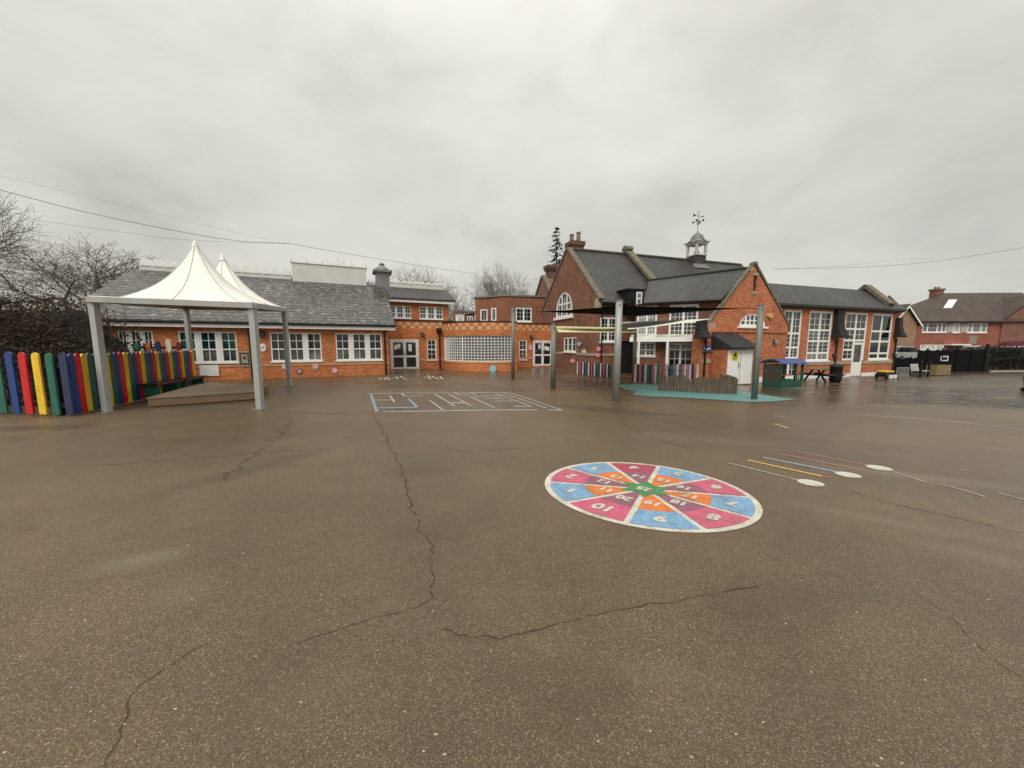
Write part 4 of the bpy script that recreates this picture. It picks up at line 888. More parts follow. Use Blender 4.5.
bs = W(*gw_.p(0, .18, 0).xy, SA)
o, *q = on_wall('wall_sign', 'dark blue sign with a white wave mark on the brick buttress', 'sign', bs, 707, 349, 9, 6.5, .05, navy); deco(o, bs, *q, .09, M['white'], 'wave')
pw = W(*gw_.p(0, PD, 0).xy, SA)
o, *q = on_wall('warning_sign', 'yellow warning sign on the white porch door', 'sign', pw, 735, 356, 6, 9, .003, plain('yellow sign', (.8, .6, .03), .5, .08, 5), depth=.01); deco(o, pw, *q, .013, M['dark'], 'warning')
on_wall('alarm_box', 'cream alarm box high on the front gable right of the half round window', 'alarm', gw_, 769, 315.8, 4.5, 4.5, .0, M['cream'], 'disc', None, .12)
def wall_lamp(w, x, y, lab, m_='zinc'):
    u_, z_ = w.px(x, y); o = thing('wall_lamp', lab, 'lamp', w.p(u_, 0, z_), 'small bulkhead lamps on the walls'); s_ = MB(); s_.box(w, u_ - .13, u_ + .13, 0, .05, z_ - .1, z_ + .12); build('back_plate', s_, M['dark'], o)
    s_ = MB(); s_.hexa([w.p(u_ - .12, .2, z_ - .1), w.p(u_ + .12, .2, z_ - .1), w.p(u_ + .12, .05, z_ - .1), w.p(u_ - .12, .05, z_ - .1), w.p(u_ - .1, .1, z_ + .1), w.p(u_ + .1, .1, z_ + .1), w.p(u_ + .1, .05, z_ + .1), w.p(u_ - .1, .05, z_ + .1)]); build('hood', s_, M[m_], o)
wall_lamp(gw_, 774.3, 341.5, 'grey floodlight on the front gable brickwork right of the leaning post')
wall_lamp(kw, 422.5, 334.5, 'dark bulkhead lamp on brick above and right of the left entrance door', 'dark'); wall_lamp(kw, 531, 337, 'dark bulkhead lamp above the pink poster by the right entrance door', 'dark')
wall_lamp(lw, 262, 333.5, 'dark bulkhead lamp under the eave above the round pink sign', 'dark'); wall_lamp(ww, 833.5, 355.5, 'dark wall lamp beside the downpipe on the right wing', 'dark'); wall_lamp(ww, 893, 355, 'dark wall lamp at the far right end of the school wall', 'dark')

# ================================================================== CANOPY TENT
PA, PB, PC = G(107.5, 412), G(260.5, 409), G(289.5, 386); PDd = PA + (PC - PB)
ten = thing('canopy_tent', 'white two peaked fabric canopy on four grey posts beside the striped fence', 'canopy', (PA + PC) / 2)
zb = 2.74; CZ = [2.78, 2.68, 3.08, 3.12]
for p, zc_ in zip((PA, PB, PC, PDd), CZ):
    s_ = MB(); s_.ax(p.x - .068, p.x + .068, p.y - .068, p.y + .068, gz(p.x), zc_ - .10); po = build('post', s_, M['tent_post'], ten)
    s_ = MB(); s_.ax(p.x - .16, p.x + .16, p.y - .16, p.y + .16, gz(p.x), gz(p.x) + .015); build('base_plate', s_, M['zinc'], po)
cs_ = [PA, PB, PC, PDd]; cen = (PA + PC) / 2
ex = [cen + (p - cen) * 1.03 for p in cs_]
for k in range(4):
    s_ = MB(); s_.beam(z3(ex[k], CZ[k] - .06), z3(ex[(k + 1) % 4], CZ[(k + 1) % 4] - .06), .1, .13); build('edge_beam', s_, M['tent_post'], ten)
# membrane: each half rises concavely to its own peak
fab = MB(); NU, NV = 36, 56
pk = [(.5, .33, 4.45, .33, .22), (.5, .78, 4.50, .23, .22)]         # peaks: place, height, reach to either side
def tent_z(a, b_):
    z = 0
    for (cu, cv, zp, lo_, hi_) in pk:
        du, dv = abs(a - cu) / .5, abs(b_ - cv) / (lo_ if b_ < cv else hi_)
        r = min(1.0, (du ** 2.6 + dv ** 2.6) ** (1 / 2.6)); z = max(z, (zp - zb) * ((1 - r) * .44 + .56 * max(0, 1 - r) ** 3))
    edge = (CZ[0] * (1 - a) + CZ[1] * a) * (1 - b_) + (CZ[3] * (1 - a) + CZ[2] * a) * b_
    return edge + .02 + z
for i in range(NU + 1):
    for j in range(NV + 1):
        a, b_ = i / NU, j / NV; p = ex[0].lerp(ex[1], a).lerp(ex[3].lerp(ex[2], a), b_); fab.v.append(z3(p, tent_z(a, b_)))
for i in range(NU):
    for j in range(NV):
        a = i * (NV + 1) + j; fab.f.append((a, a + NV + 1, a + NV + 2, a + 1))
fo = build('fabric', fab, M['pvc'], ten, True); sm = fo.modifiers.new('thick', 'SOLIDIFY'); sm.thickness = .02
for (cu, cv, zp, lo_, hi_) in pk:                                           # welded seams run from each peak to the edges
    lo_v, hi_v = cv - lo_, cv + hi_
    for (ea, eb) in ((0, lo_v), (.5, lo_v), (1, lo_v), (1, cv), (1, hi_v), (0, hi_v), (0, cv)):
        pts = []
        for k in range(25):
            t = .02 + .98 * k / 24; a, b_ = cu + (ea - cu) * t, cv + (eb - cv) * t; p = ex[0].lerp(ex[1], a).lerp(ex[3].lerp(ex[2], a), b_); pts.append(z3(p, tent_z(a, b_) + .006))
        s_ = MB(); s_.path(pts, .011, 5); build('seam', s_, M['seam'], fo)
for (cu, cv, zp, lo_, hi_) in pk:
    p = ex[0].lerp(ex[1], cu).lerp(ex[3].lerp(ex[2], cu), cv); s_ = MB(); s_.lathe((p.x, p.y, tent_z(cu, cv) - .2), [(.10, 0), (.075, .1), (.05, .19), (.02, .22), (.008, .24), (.008, .34)], 12); build('peak_cap', s_, M['pvc'], fo)

# ================================================================== STRIPED PICKET FENCES
PC_ = {'green': (.015, .13, .085), 'blue': (.012, .05, .22), 'red': (.62, .012, .02), 'yellow': (.86, .56, .03), 'cream': (.62, .54, .42), 'pink': (.45, .12, .16), 'purple': (.06, .03, .08), 'navy': (.02, .03, .09), 'teal': (.03, .13, .14), 'maroon': (.13, .02, .03), 'orange': (.5, .13, .03), 'lilac': (.25, .2, .35)}
def picket_paint(name, c):                                     # old gloss paint: faded, chipped, a little green with algae
    m, nt, b = mat(name)
    g = noise_fac(nt, 7, 5, .7, 'Object', (1, 1, .22)); col = mixc(nt, 1.0, c, ramp(nt, g, [(.3, .72), (.7, 1.2)]), 'MULTIPLY')
    ch = ramp(nt, noise_fac(nt, 21, 5, .75, 'Object', (1, 1, .3)), [(.63, 0.0), (.70, 1.0)])
    col = mixc(nt, mathn(nt, 'MULTIPLY', ch, .5), col, (.12, .10, .08))
    al = ramp(nt, noise_fac(nt, 3.1, 5, .7), [(.55, 0.0), (.75, 1.0)]); col = mixc(nt, mathn(nt, 'MULTIPLY', al, .28), col, (.05, .06, .035))
    nt.links.new(col, b.inputs['Base Color']); nt.links.new(ramp(nt, g, [(.3, .32), (.7, .55)]), b.inputs['Roughness']); bump(nt, b, g, .25, .004)
    return m
PM = {k: picket_paint(k + ' picket paint', v) for k, v in PC_.items()}
def picket(mb, p, ang, w, h, t=.035, lift=.03):
    q = W(p.x, p.y, ang); n = 8; z0 = p.z + lift; zc = p.z + h - w / 2
    prof = [(-w / 2, z0), (w / 2, z0)] + [(w / 2 * math.cos(math.pi * k / n), zc + w / 2 * math.sin(math.pi * k / n)) for k in range(n + 1)]
    mb.prism([q.p(a, t, z) for a, z in prof], q.n * -t)
def picket_fence(label, pts, cols, w, gap, h, hv=.02, rail=True, name='picket_fence', seed=1, group=None):
    rnd = random.Random(seed); o = thing(name, label, 'fence', pts[0], group); k = 0
    for a, b_ in zip(pts, pts[1:]):
        L = (b_ - a).length; n = int(L / gap); d_ = (b_ - a).normalized(); ang = math.degrees(math.atan2(d_.y, d_.x))
        if d_.cross(Vector((0, 0, 1))).dot(Vector((0, 0, 0)) - a) < 0: ang += 180
        for i in range(n):
            p = a + d_ * gap * (i + .5); p = Vector((p.x, p.y, gz(p.x))); s_ = MB(); picket(s_, p, ang + rnd.uniform(-1, 1), w, h + rnd.uniform(-hv, hv)); build('picket', s_, PM[cols[k % len(cols)]], o); k += 1
        if rail:
            nn = W(0, 0, ang).n; s_ = MB()
            for z in (.25, h - .3): s_ = MB(); ra, rb = a + d_ * gap * .6 - nn * .03, b_ - d_ * gap * .6 - nn * .03; s_.beam(z3(ra, gz(a.x) + z), z3(rb, gz(b_.x) + z), .04, .09); build('rail', s_, M['black'], o)
            m_ = max(1, int(L / 1.9))
            for i in range(m_ + 1): s_ = MB(); p = a.lerp(b_, (i + .3) / (m_ + .7)) - nn * .1; s_.ax(p.x - .04, p.x + .04, p.y - .04, p.y + .04, gz(p.x), gz(p.x) + h - .12); build('fence_post', s_, M['black'], o)
    return o
f0, fc, fe_ = G(-75, 412.5), G(75, 415.5), G(197, 389.5)
fA = f0.lerp(fc, 0)
picket_fence('row of tall green, blue, red and yellow pickets facing the yard, left of the canopy', [Vector((-14.62, 8.66, 0)), Vector((-9.98, 8.02, 0))], ['red', 'yellow', 'green', 'blue', 'red', 'yellow', 'green', 'blue', 'red', 'yellow', 'green', 'navy'], .2, .385, 1.48, .015, seed=2)
fs = Vector((-10.3, 8.15, 0))
picket_fence('row of tall striped pickets running back from the canopy post with seats against it', [fs, Vector((-12.1, 13.4, 0))], ['blue', 'red', 'yellow', 'green'], .155, .178, 1.45, .012, seed=3)
picket_fence('lower sparse picket run farther back, below the leftmost classroom windows', [at(132, 345, 15.2) * 1.0 - Vector((0, 0, at(132, 345, 15.2).z)), at(192, 345, 15.4) - Vector((0, 0, at(192, 345, 15.4).z))], ['green', 'orange', 'navy', 'cream', 'maroon'], .2, .42, 1.83, .12, seed=4)
for k, (t0, t1, lab) in enumerate([(.40, .655, 'dark backless bench with red edge against the striped fence, nearer one'), (.68, .94, 'dark backless bench with red edge against the striped fence, farther one')]):
    a, b_ = fs.lerp(Vector((-12.1, 13.4, 0)), t0), fs.lerp(Vector((-12.1, 13.4, 0)), t1); d_ = (b_ - a).normalized(); ang = math.degrees(math.atan2(d_.y, d_.x)) + 180; q = W(b_.x, b_.y, ang); L = (b_ - a).length
    if q.n.x < 0: q.n = -q.n
    o = thing('bench', lab, 'bench', (a + b_) / 2, 'benches along the striped fence'); s_ = MB(); s_.box(q, 0, L, .08, .48, .44, .50); build('seat', s_, M['black'], o); s_ = MB(); s_.box(q, 0, L, .48, .51, .445, .51); build('edge_strip', s_, PM['maroon'], o)
    for u_ in (.12, L - .2):
        s_ = MB(); s_.box(q, u_, u_ + .08, .1, .44, 0, .44); build('leg', s_, PM['green'], o)
# low timber stage
sp_ = [G(148, 407.5), G(256, 399), G(268, 392), G(262, 388), G(200, 391)]
s_ = MB(); top = []
A_, B_, C_, D_ = G(148.5, 407.5), G(257, 399.5), G(268, 392), G(199, 391)
stg = thing('timber_stage', 'low sandy brown timber stage under the white canopy', 'platform', A_)
s_.prism([z3(p, .02) for p in (A_, B_, C_, D_)], (0, 0, .2)); build('side_boards', s_, plain('brown timber', (.19, .125, .07), .7, .25, 3, stretch=(1, 1, 6)), stg)
s_ = MB(); ctr = (A_ + C_) / 2; s_.prism([z3(ctr + (p - ctr) * 1.02, .224) for p in (A_, B_, C_, D_)], (0, 0, .035)); build('deck', s_, plain('worn deck boards', (.22, .165, .11), .6, .2, 4, stretch=(5, 1, 1)), stg)

# short striped pickets by the old school
SP = ['cream', 'purple', 'pink', 'navy', 'cream', 'navy', 'teal', 'purple']
picket_fence('short striped pickets along the old school wall, left of the tall post', [G(577, 374.5), G(612, 379)], SP, .1, .118, .78, .02, seed=5, group='short striped pickets')
picket_fence('short striped picket panel just right of the tall grey post', [G(631, 383), G(660, 384)], ['maroon', 'cream', 'purple', 'pink', 'navy', 'cream', 'teal', 'navy', 'pink', 'cream', 'teal', 'teal'], .105, .118, .92, .02, seed=6, group='short striped pickets')
picket_fence('short striped picket panel behind the log palisade, before the glazed door', [G(662, 383.3), G(699, 383)], ['pink', 'cream', 'navy', 'teal', 'lilac', 'cream', 'teal', 'pink', 'cream', 'lilac', 'cream', 'navy'], .11, .16, .95, .02, seed=8, group='short striped pickets')
# log palisade
logm = plain('weathered log', (.13, .10, .07), .85, .35, 7, stretch=(1, 1, .3)); pal = thing('log_palisade', 'weathered low log palisade curving round on the turquoise surface', 'log edging', G(697, 393))
pp_ = [G(659, 390.5), G(680, 391.8), G(700, 393), G(720, 394), G(735.5, 394.3), G(731, 391), G(718, 389)]
rnd = random.Random(11); acc = 0
for a, b_ in zip(pp_, pp_[1:]):
    n = max(1, int((b_ - a).length / .1))
    for i in range(n):
        p = a.lerp(b_, i / n); s_ = MB(); s_.tube((p.x, p.y, gz(p.x)), (p.x + rnd.uniform(-.01, .01), p.y, gz(p.x) + .62 + rnd.uniform(-.09, .06)), .05, .046, 8); build('log', s_, logm, pal)

# ================================================================== SHADE SAILS AND THEIR POSTS
posts = {}
def sail_post(key, px, py, ytop, r, lab, m_='grey_post', lean=(0, 0)):
    p = G(px, py); zt = at(px, ytop, p.y).z; o = thing('sail_post', lab, 'post', p, 'posts holding the shade sails')
    s_ = MB(); t_ = Vector((p.x + lean[0], p.y + lean[1], zt)); s_.tube(p, t_, r, r * .96, 16); build('shaft', s_, M[m_], o, True)
    s_ = MB(); s_.tube(t_, t_ + Vector((0, 0, .03)), r * 1.06, r * 1.06, 16); build('cap', s_, M['zinc'], o); s_ = MB(); s_.tube(t_ - Vector((0, 0, .12)), t_ - Vector((0, .0, .12)) + Vector((.0, -.12, 0)), .025, .025, 8); build('eye_bolt', s_, M['zinc'], o)
    posts[key] = t_
sail_post('a', 513, 379, 308, .085, 'slim grey post right of the curved bay, far left of the shade sails', 'post_dark')
sail_post('b', 553, 388.5, 324.5, .1, 'short grey post under the cream sail corner', 'post_dark')
sail_post('c', 616, 401, 301, .105, 'tall thick pale grey post standing left of the turquoise surface')
sail_post('d', 633.5, 381.5, 327, .085, 'darker grey post behind the striped pickets under the white sail', 'post_dark')
sail_post('e', 754, 399.5, 305.5, .1, 'tall dark grey post standing on the turquoise surface before the front gable', 'post_dark')
def sail(label, cs, m_, curve=.12, sag=.1):
    o = MB(); n = 14; k = len(cs); c = sum((Vector(q) for q in cs), Vector()) / k; rim = []
    for a, b_ in zip(cs, cs[1:] + cs[:1]):
        a, b_ = Vector(a), Vector(b_)
        for i in range(n):
            t = i / n; p = a.lerp(b_, t); rim.append(p + (c - p) * curve * 4 * t * (1 - t))
    rings = 6; m0 = len(rim)
    for r_ in range(rings):
        for p in rim: s = 1 - r_ / rings; q = c + (p - c) * s; o.v.append(q - Vector((0, 0, sag * (1 - s * s))))
    o.v.append(c - Vector((0, 0, sag)))
    for r_ in range(rings - 1):
        for i in range(m0): j = (i + 1) % m0; o.f.append((r_ * m0 + i, r_ * m0 + j, (r_ + 1) * m0 + j, (r_ + 1) * m0 + i))
    for i in range(m0): j = (i + 1) % m0; o.f.append(((rings - 1) * m0 + i, (rings - 1) * m0 + j, len(o.v) - 1))
    q = build('shade_sail', o, m_, None, True, tuple(c)); md = q.modifiers.new('thick', 'SOLIDIFY'); md.thickness = .012
    return tag(q, label, 'shade sail', 'shade sails in front of the old school')
blackn = plain('black mesh sail', (.005, .005, .006), .95, .3, 3, spec=.1)
def sailcloth(name, c):
    m, nt, b = mat(name); out = nt.nodes['Material Output']; tr = N(nt, 'ShaderNodeBsdfTranslucent'); tr.inputs[0].default_value = (*c, 1); mx = N(nt, 'ShaderNodeMixShader'); mx.inputs[0].default_value = .82
    b.inputs['Base Color'].default_value = (*c, 1); b.inputs['Roughness'].default_value = .7
    nt.links.new(b.outputs[0], mx.inputs[1]); nt.links.new(tr.outputs[0], mx.inputs[2]); nt.links.new(mx.outputs[0], out.inputs[0]); return m
creamn = sailcloth('cream mesh sail', (.94, .89, .68)); whiten = sailcloth('pale sail', (.95, .95, .92))
pa, pb, pc_, pd, pe = (posts[k] for k in 'abcde'); dn = Vector((0, 0, -.1))
bl_l = at(541, 311.5, 15.2); bl_r = at(742, 308, 13.0)
sail('black shade sail stretched highest across the old school front', [bl_l, pc_ + Vector((.05, .1, -.13)), bl_r, at(636, 316.2, 16.5)], blackn, .07, .10)
cr_n = pc_ + Vector((-.02, .14, at(616, 327, 10.9).z - pc_.z))
sail('cream yellow shade sail between the short post and the tall thick post', [pb + Vector((0, -.05, -.06)), cr_n, at(640, 332.2, 17.6), at(558, 332, 18.2)], creamn, .02, .03)
wh_n = pc_ + Vector((.08, .12, at(622, 321.8, 10.9).z - pc_.z)); sail('off white shade sail slung from the tall thick post to the front gable', [wh_n, at(712, 318.6, 16.6), at(662, 325.6, 17.2), at(628, 329.3, 18.0)], whiten, .02, .03)
def cable(label, pts, r, group=None, name='cable', m_='black'):
    s_ = MB(); s_.path(pts, r, 5); q = build(name, s_, M[m_], None, False, tuple(pts[0])); return tag(q, label, 'cable', group)
cable('thin stay wire from the slim grey post to the left tip of the black sail', [pa + dn, bl_l], .012, 'sail stays'); cable('thin stay wire from the right tip of the black sail to the tall dark post', [bl_r, pe + dn], .012, 'sail stays')

# ================================================================== WHEEL AND LINE MARKINGS
PW = {k: paint('wheel ' + k, tuple(q * .88 for q in v), .7) for k, v in {'white': (.66, .63, .54), 'pink': (.60, .11, .20), 'crimson': (.42, .05, .10), 'blue': (.20, .38, .60), 'orange': (.74, .19, .03), 'purple': (.29, .10, .16), 'green': (.05, .25, .08)}.items()}
Bp = [G(*p) for p in [(548.2, 482), (568.1, 467.3), (609.1, 463.8), (657.6, 467.3), (710.4, 478.4), (748.4, 496.6), (753.1, 518.9), (705.6, 530.6), (625.5, 524.1), (566.4, 503)]]
# least squares: point_k = c + Mx * (cos, sin)(ang_k)
angs = [R(180 - 36 * k) for k in range(10)]
cxy = [sum(p[i] for p in Bp) / 10 for i in (0, 1)]
m00 = sum((p.x - cxy[0]) * math.cos(a) for p, a in zip(Bp, angs)) / 5; m01 = sum((p.x - cxy[0]) * math.sin(a) for p, a in zip(Bp, angs)) / 5
m10 = sum((p.y - cxy[1]) * math.cos(a) for p, a in zip(Bp, angs)) / 5; m11 = sum((p.y - cxy[1]) * math.sin(a) for p, a in zip(Bp, angs)) / 5
def wp(r, a, dz): x = cxy[0] + r * (m00 * math.cos(a) + m01 * math.sin(a)); y = cxy[1] + r * (m10 * math.cos(a) + m11 * math.sin(a)); return Vector((x, y, gz(x) + dz))
def wxy(x, y, dz): return wp(math.hypot(x, y), math.atan2(y, x), dz)
whl = thing('painted_number_wheel', 'large round numbered target painted on the tarmac in pink, blue and orange', 'ground marking', wp(0, 0, 0))
def sector(mb, r0, r1, a, b_, dz, n=10):
    for i in range(n):
        p, q = a + (b_ - a) * i / n, a + (b_ - a) * (i + 1) / n
        mb.poly([wp(r0, p, dz), wp(r1, p, dz), wp(r1, q, dz), wp(r0, q, dz)])
s_ = MB(); sector(s_, 0, 1.045, 0, 2 * math.pi, .004, 80); build('white_disc', s_, PW['white'], whl)
outer_c = ['pink', 'blue', 'crimson', 'blue', 'pink', 'blue', 'pink', 'blue', 'pink', 'blue']; num_o = [2, 3, 4, 5, 6, 7, 8, 9, 10, 1]
def gap_sector(mb, r0, r1, a, b_, dz, hw, n=9):                           # sides run parallel to the spokes
    for i in range(n):
        for_r = []
        for r_ in (r0, r1):
            k = min(.3, hw / max(r_, .05)); aa, bb = a + k, b_ - k
            for_r.append((aa + (bb - aa) * i / n, aa + (bb - aa) * (i + 1) / n))
        (p0, q0), (p1, q1) = for_r; mb.poly([wp(r0, p0, dz), wp(r1, p1, dz), wp(r1, q1, dz), wp(r0, q0, dz)])
def text_mesh(txt, size):
    cu = bpy.data.curves.new('txt', 'FONT'); cu.body = txt; cu.size = size; cu.align_x = 'CENTER'; cu.align_y = 'CENTER'; cu.offset = 0.0
    o = bpy.data.objects.new('txt', cu); COL.objects.link(o); dg = bpy.context.evaluated_depsgraph_get(); dg.update()
    me = o.evaluated_get(dg).to_mesh(); vs = [v.co.copy() for v in me.vertices]; fs_ = [tuple(p.vertices) for p in me.polygons]
    o.evaluated_get(dg).to_mesh_clear(); bpy.data.objects.remove(o); bpy.data.curves.remove(cu)
    return vs, fs_
def numeral(txt, r, a, size, rot):
    vs, fs_ = text_mesh(txt, size); s_ = MB(); cx, cy = r * math.cos(a), r * math.sin(a); cr_, sr = math.cos(rot), math.sin(rot)
    
    for k, (ox, oy) in enumerate(((0, 0), (.06, 0), (-.06, 0), (0, .05), (0, -.05))):   # a brush-thick stroke
        i0 = len(s_.v); s_.v += [wxy(cx + (v.x + ox * size) * cr_ - (v.y + oy * size) * sr, cy + (v.x + ox * size) * sr + (v.y + oy * size) * cr_, .011 + .0006 * k) for v in vs]; s_.f += [tuple(i0 + q for q in f_) for f_ in fs_]
    build('numeral', s_, PW['white'], whl)
for k in range(10):
    b_ = angs[k]; a = b_ - R(36); n_ = num_o[k]
    s_ = MB(); gap_sector(s_, .62, .985, a, b_, .008, .026); build('outer_segment', s_, PW[outer_c[k]], whl)
    s_ = MB(); gap_sector(s_, .17, .618, a, b_, .008, .026); build('inner_segment', s_, PW['orange' if n_ % 2 else 'purple'], whl)
    mid = (a + b_) / 2; rot = R(148)
    numeral(str(n_), .80, mid, .20, rot); numeral(str(n_ + 10), .43, mid, .155, rot)
s_ = MB()
for k in range(12):
    a, b_ = R(30 * k + 18), R(30 * k + 48); ra, rb = (.28, .155) if k % 2 == 0 else (.155, .28); s_.poly([wp(0, 0, .010), wp(ra, a, .010), wp(rb, b_, .010)])
build('centre_star', s_, PW['green'], whl); numeral('25', 0.02, R(200), .15, R(148))

def lines(label, name, segs, m_, w, cat='ground marking', group=None):
    s_ = MB()
    for sg in segs:
        P_ = [G(*p) for p in sg]; pts = []
        for a, b_ in zip(P_, P_[1:]): pts += seg(a, b_, .3)
        strip(s_, pts, w, w, .005)
    c = Vector(s_.v[0]); return tag(build(name, s_, m_, None, False, tuple(c)), label, cat, group)
mz = [G(370.5, 393.6), G(509.5, 392.8), G(562, 410.2), G(377, 412.2)]
def mzp(a, b_): p = mz[0].lerp(mz[1], a).lerp(mz[3].lerp(mz[2], a), b_); return p
mwht = paint('pale maze paint', (.36, .37, .38), .6); mblue = paint('blue maze paint', (.20, .28, .38), .65)
def mlines(name, label, sg, m_, w=.05):
    s_ = MB()
    for a, b_ in sg: ww_ = w * (1.9 if abs(a[1] - b_[1]) < .02 else 1.05); strip(s_, seg(mzp(*a), mzp(*b_), .3), ww_, ww_, .005)
    return tag(build(name, s_, m_, None, False, tuple(mzp(.5, .5))), label, 'ground marking')
mlines('painted_maze', 'pale lined rectangular maze painted on the tarmac before the entrance', [((0, 0), (1, 0)), ((1, 0), (1, 1)), ((.03, 1), (.86, 1)), ((.92, 1), (1, 1)), ((0, .44), (.13, .44)), ((.125, .16), (.125, .56)), ((.22, 0), (.22, .22)), ((.22, .21), (.35, .21)), ((.35, .46), (.35, .96)), ((.445, .04), (.445, .8)), ((.54, .1), (.54, .8)), ((.46, .62), (.54, .62)), ((.46, .66), (.54, .66)), ((.65, .28), (.65, .9)), ((.67, .26), (.87, .26)), ((.72, .41), (.85, .41)), ((.74, .57), (.86, .57)), ((.78, .84), (.88, .84)), ((.6, 0), (.6, .14)), ((.6, .14), (.68, .14)), ((.72, .0), (.72, .14)), ((.88, .05), (.88, .86)), ((.94, .04), (.94, .93))], mwht)
mlines('painted_maze_edge', 'pale blue maze edge and inner lines on the tarmac at the maze left side', [((0, 0), (0, 1)), ((.23, .37), (.23, .83)), ((.02, .83), (.23, .83))], mblue, .07)
LG = 'throwing lane lines'
for x0, y0, x1, y1, m_, lab in ((728, 463, 799, 480.5, paint('faded white line', (.30, .28, .22), .6), 'faint whitish lane line nearest the number wheel'), (747.5, 460.2, 822, 476.5, paint('yellow line', (.66, .42, .06), .45), 'yellow painted lane line right of the number wheel'), (763, 457.5, 838, 472.3, paint('pale blue line', (.33, .38, .45), .6), 'pale blue lane line leading to the middle white oval'), (782, 454.3, 864.5, 471, paint('pink line', (.42, .16, .15), .5), 'dull pink lane line, left one of the pair'), (795, 451.5, 868, 465.5, paint('red line', (.40, .14, .14), .5), 'dull red lane line farthest from the number wheel')):
    lines(lab, 'painted_line', [[(x0, y0), (x1, y1)]], m_, .05, group=LG)
lines('short red end of the yellow lane line', 'painted_line', [[(822.3, 476.6), (831, 478.4)]], paint('red line end', (.5, .1, .08), .4), .035, group=LG)
for x, y, wx, lab in ((810.5, 483, 13.5, 'white painted oval at the end of the nearest lane line'), (848, 475, 12.5, 'white painted oval at the end of the pale blue lane line'), (879, 468, 12, 'white painted oval at the end of the farthest red lane line')):
    s_ = MB(); c = G(x, y); rx = (G(x + wx, y) - c).length * .8; P_ = [c + Vector((rx * math.cos(R(15 * k)), rx * .8 * math.sin(R(15 * k)), 0)) for k in range(24)]
    s_.poly([Vector((p.x, p.y, gz(p.x) + .005)) for p in P_]); tag(build('painted_spot', s_, PW['white'], None, False, tuple(c)), lab, 'ground marking', 'white ovals ending the lanes')
wornw = paint('worn white line', (.40, .37, .31), .75)
lines('long worn white line curving across the wet far right of the yard', 'painted_line', [[(862, 415), (910, 418.5), (960, 422.5), (1000, 427), (1030, 431)]], wornw, .07)
for sg, lab in (([(893, 472), (925, 482)], 'worn white scuff nearest the farthest lane oval'), ([(938, 484), (962, 490), (985, 497)], 'bent worn white scuff right of the lane ovals'), ([(960, 469), (972, 472)], 'tiny worn white dash beyond the bent scuff'), ([(998, 493), (1024, 500)], 'worn white scuff cut by the right edge of the picture')):
    lines(lab, 'painted_line', [sg], wornw, .035, group='worn white scuffs')
yl = paint('worn yellow line', (.5, .36, .12), .7)
for sg, lab in (([(775, 416), (787, 418)], 'faint yellow dash closer to the turquoise surface'), ([(774, 424), (789, 428.5)], 'longer faint yellow dash farther from the turquoise surface')):
    lines(lab, 'painted_line', [sg], yl, .08, group='faint yellow dashes')
rnd = random.Random(5)
sq = [[(379 + i * 4.2 + rnd.uniform(-1, 1), 377 + rnd.uniform(-1, 1.5)), (381.5 + i * 4.2, 378.5 + rnd.uniform(-1, 1.5))] for i in range(8)] + [[(424 + i * 4, 376.5 + rnd.uniform(-1, 1)), (426.5 + i * 4, 378.5 + rnd.uniform(-1, 1))] for i in range(5)]
for lab, part_ in (('faded white marks on the tarmac just before the left entrance door', sq[:8]), ('faded white marks on the tarmac before the narrow window, right of the door ones', sq[8:])):
    o = thing('faded_marking', lab, 'ground marking', G(*part_[0][0]), 'faded white marks before the entrance')
    for sg in part_:
        s_ = MB(); strip(s_, [G(*sg[0]), G(*sg[1])], .1, .1, .005); build('stroke', s_, wornw, o)
lines('faint white line leading from near the maze towards the tall post', 'painted_line', [[(552, 381), (585, 388), (612, 392)]], wornw, .05)
lines('short faint white dash before the classroom windows', 'painted_line', [[(340, 383.5), (352, 383.3)]], wornw, .05)

# ================================================================== PLAY HUT, PICNIC TABLE, BINS
gm = plain('dark green timber', (.012, .07, .045), .5, .2, 5); dkw = plain('dark brown timber', (.06, .045, .035), .7, .3, 6)
hb = Vector((12.78, 16.65, 0)); hb.z = gz(12.8) ; hw = W(hb.x, hb.y, 14)
hut = thing('play_hut', 'small green timber play hut with curved blue roof beside the front gable', 'playhouse', hb); zz = hb.z; HW, HD = 1.36, .95
s_ = MB(); s_.box(hw, 0, HW, -HD, 0, zz, zz + .3); s_.box(hw, 0, .6, -.03, .0, zz + .301, zz + .42); build('base', s_, gm, hut)
for u_, d_ in ((.04, -.04), (HW - .04, -.04), (.04, -HD + .04), (HW - .04, -HD + .04), (.9, -.04)):
    s_ = MB(); s_.box(hw, u_ - .04, u_ + .04, d_ - .04, d_ + .04, zz + .3, zz + 1.12); build('post', s_, gm, hut)
s_ = MB(); s_.box(hw, .08, 1.0, -HD + .01, -HD + .04, zz + .3, zz + 1.08); s_.box(hw, .01, .03, -HD + .08, -.08, zz + .3, zz + 1.08); build('back_panel', s_, dkw, hut)
s_ = MB(); s_.box(hw, .1, .85, -.5, -.15, zz + .55, zz + .59); s_.box(hw, .95, HW - .1, -.06, -.02, zz + .66, zz + .71); build('bench', s_, PM['red'], hut)
s_ = MB()
for k in range(4): s_.box(hw, .97 + k * .13, 1.02 + k * .13, -.05, -.02, zz + .31, zz + .64)
build('railing', s_, gm, hut)
s_ = MB(); n = 10
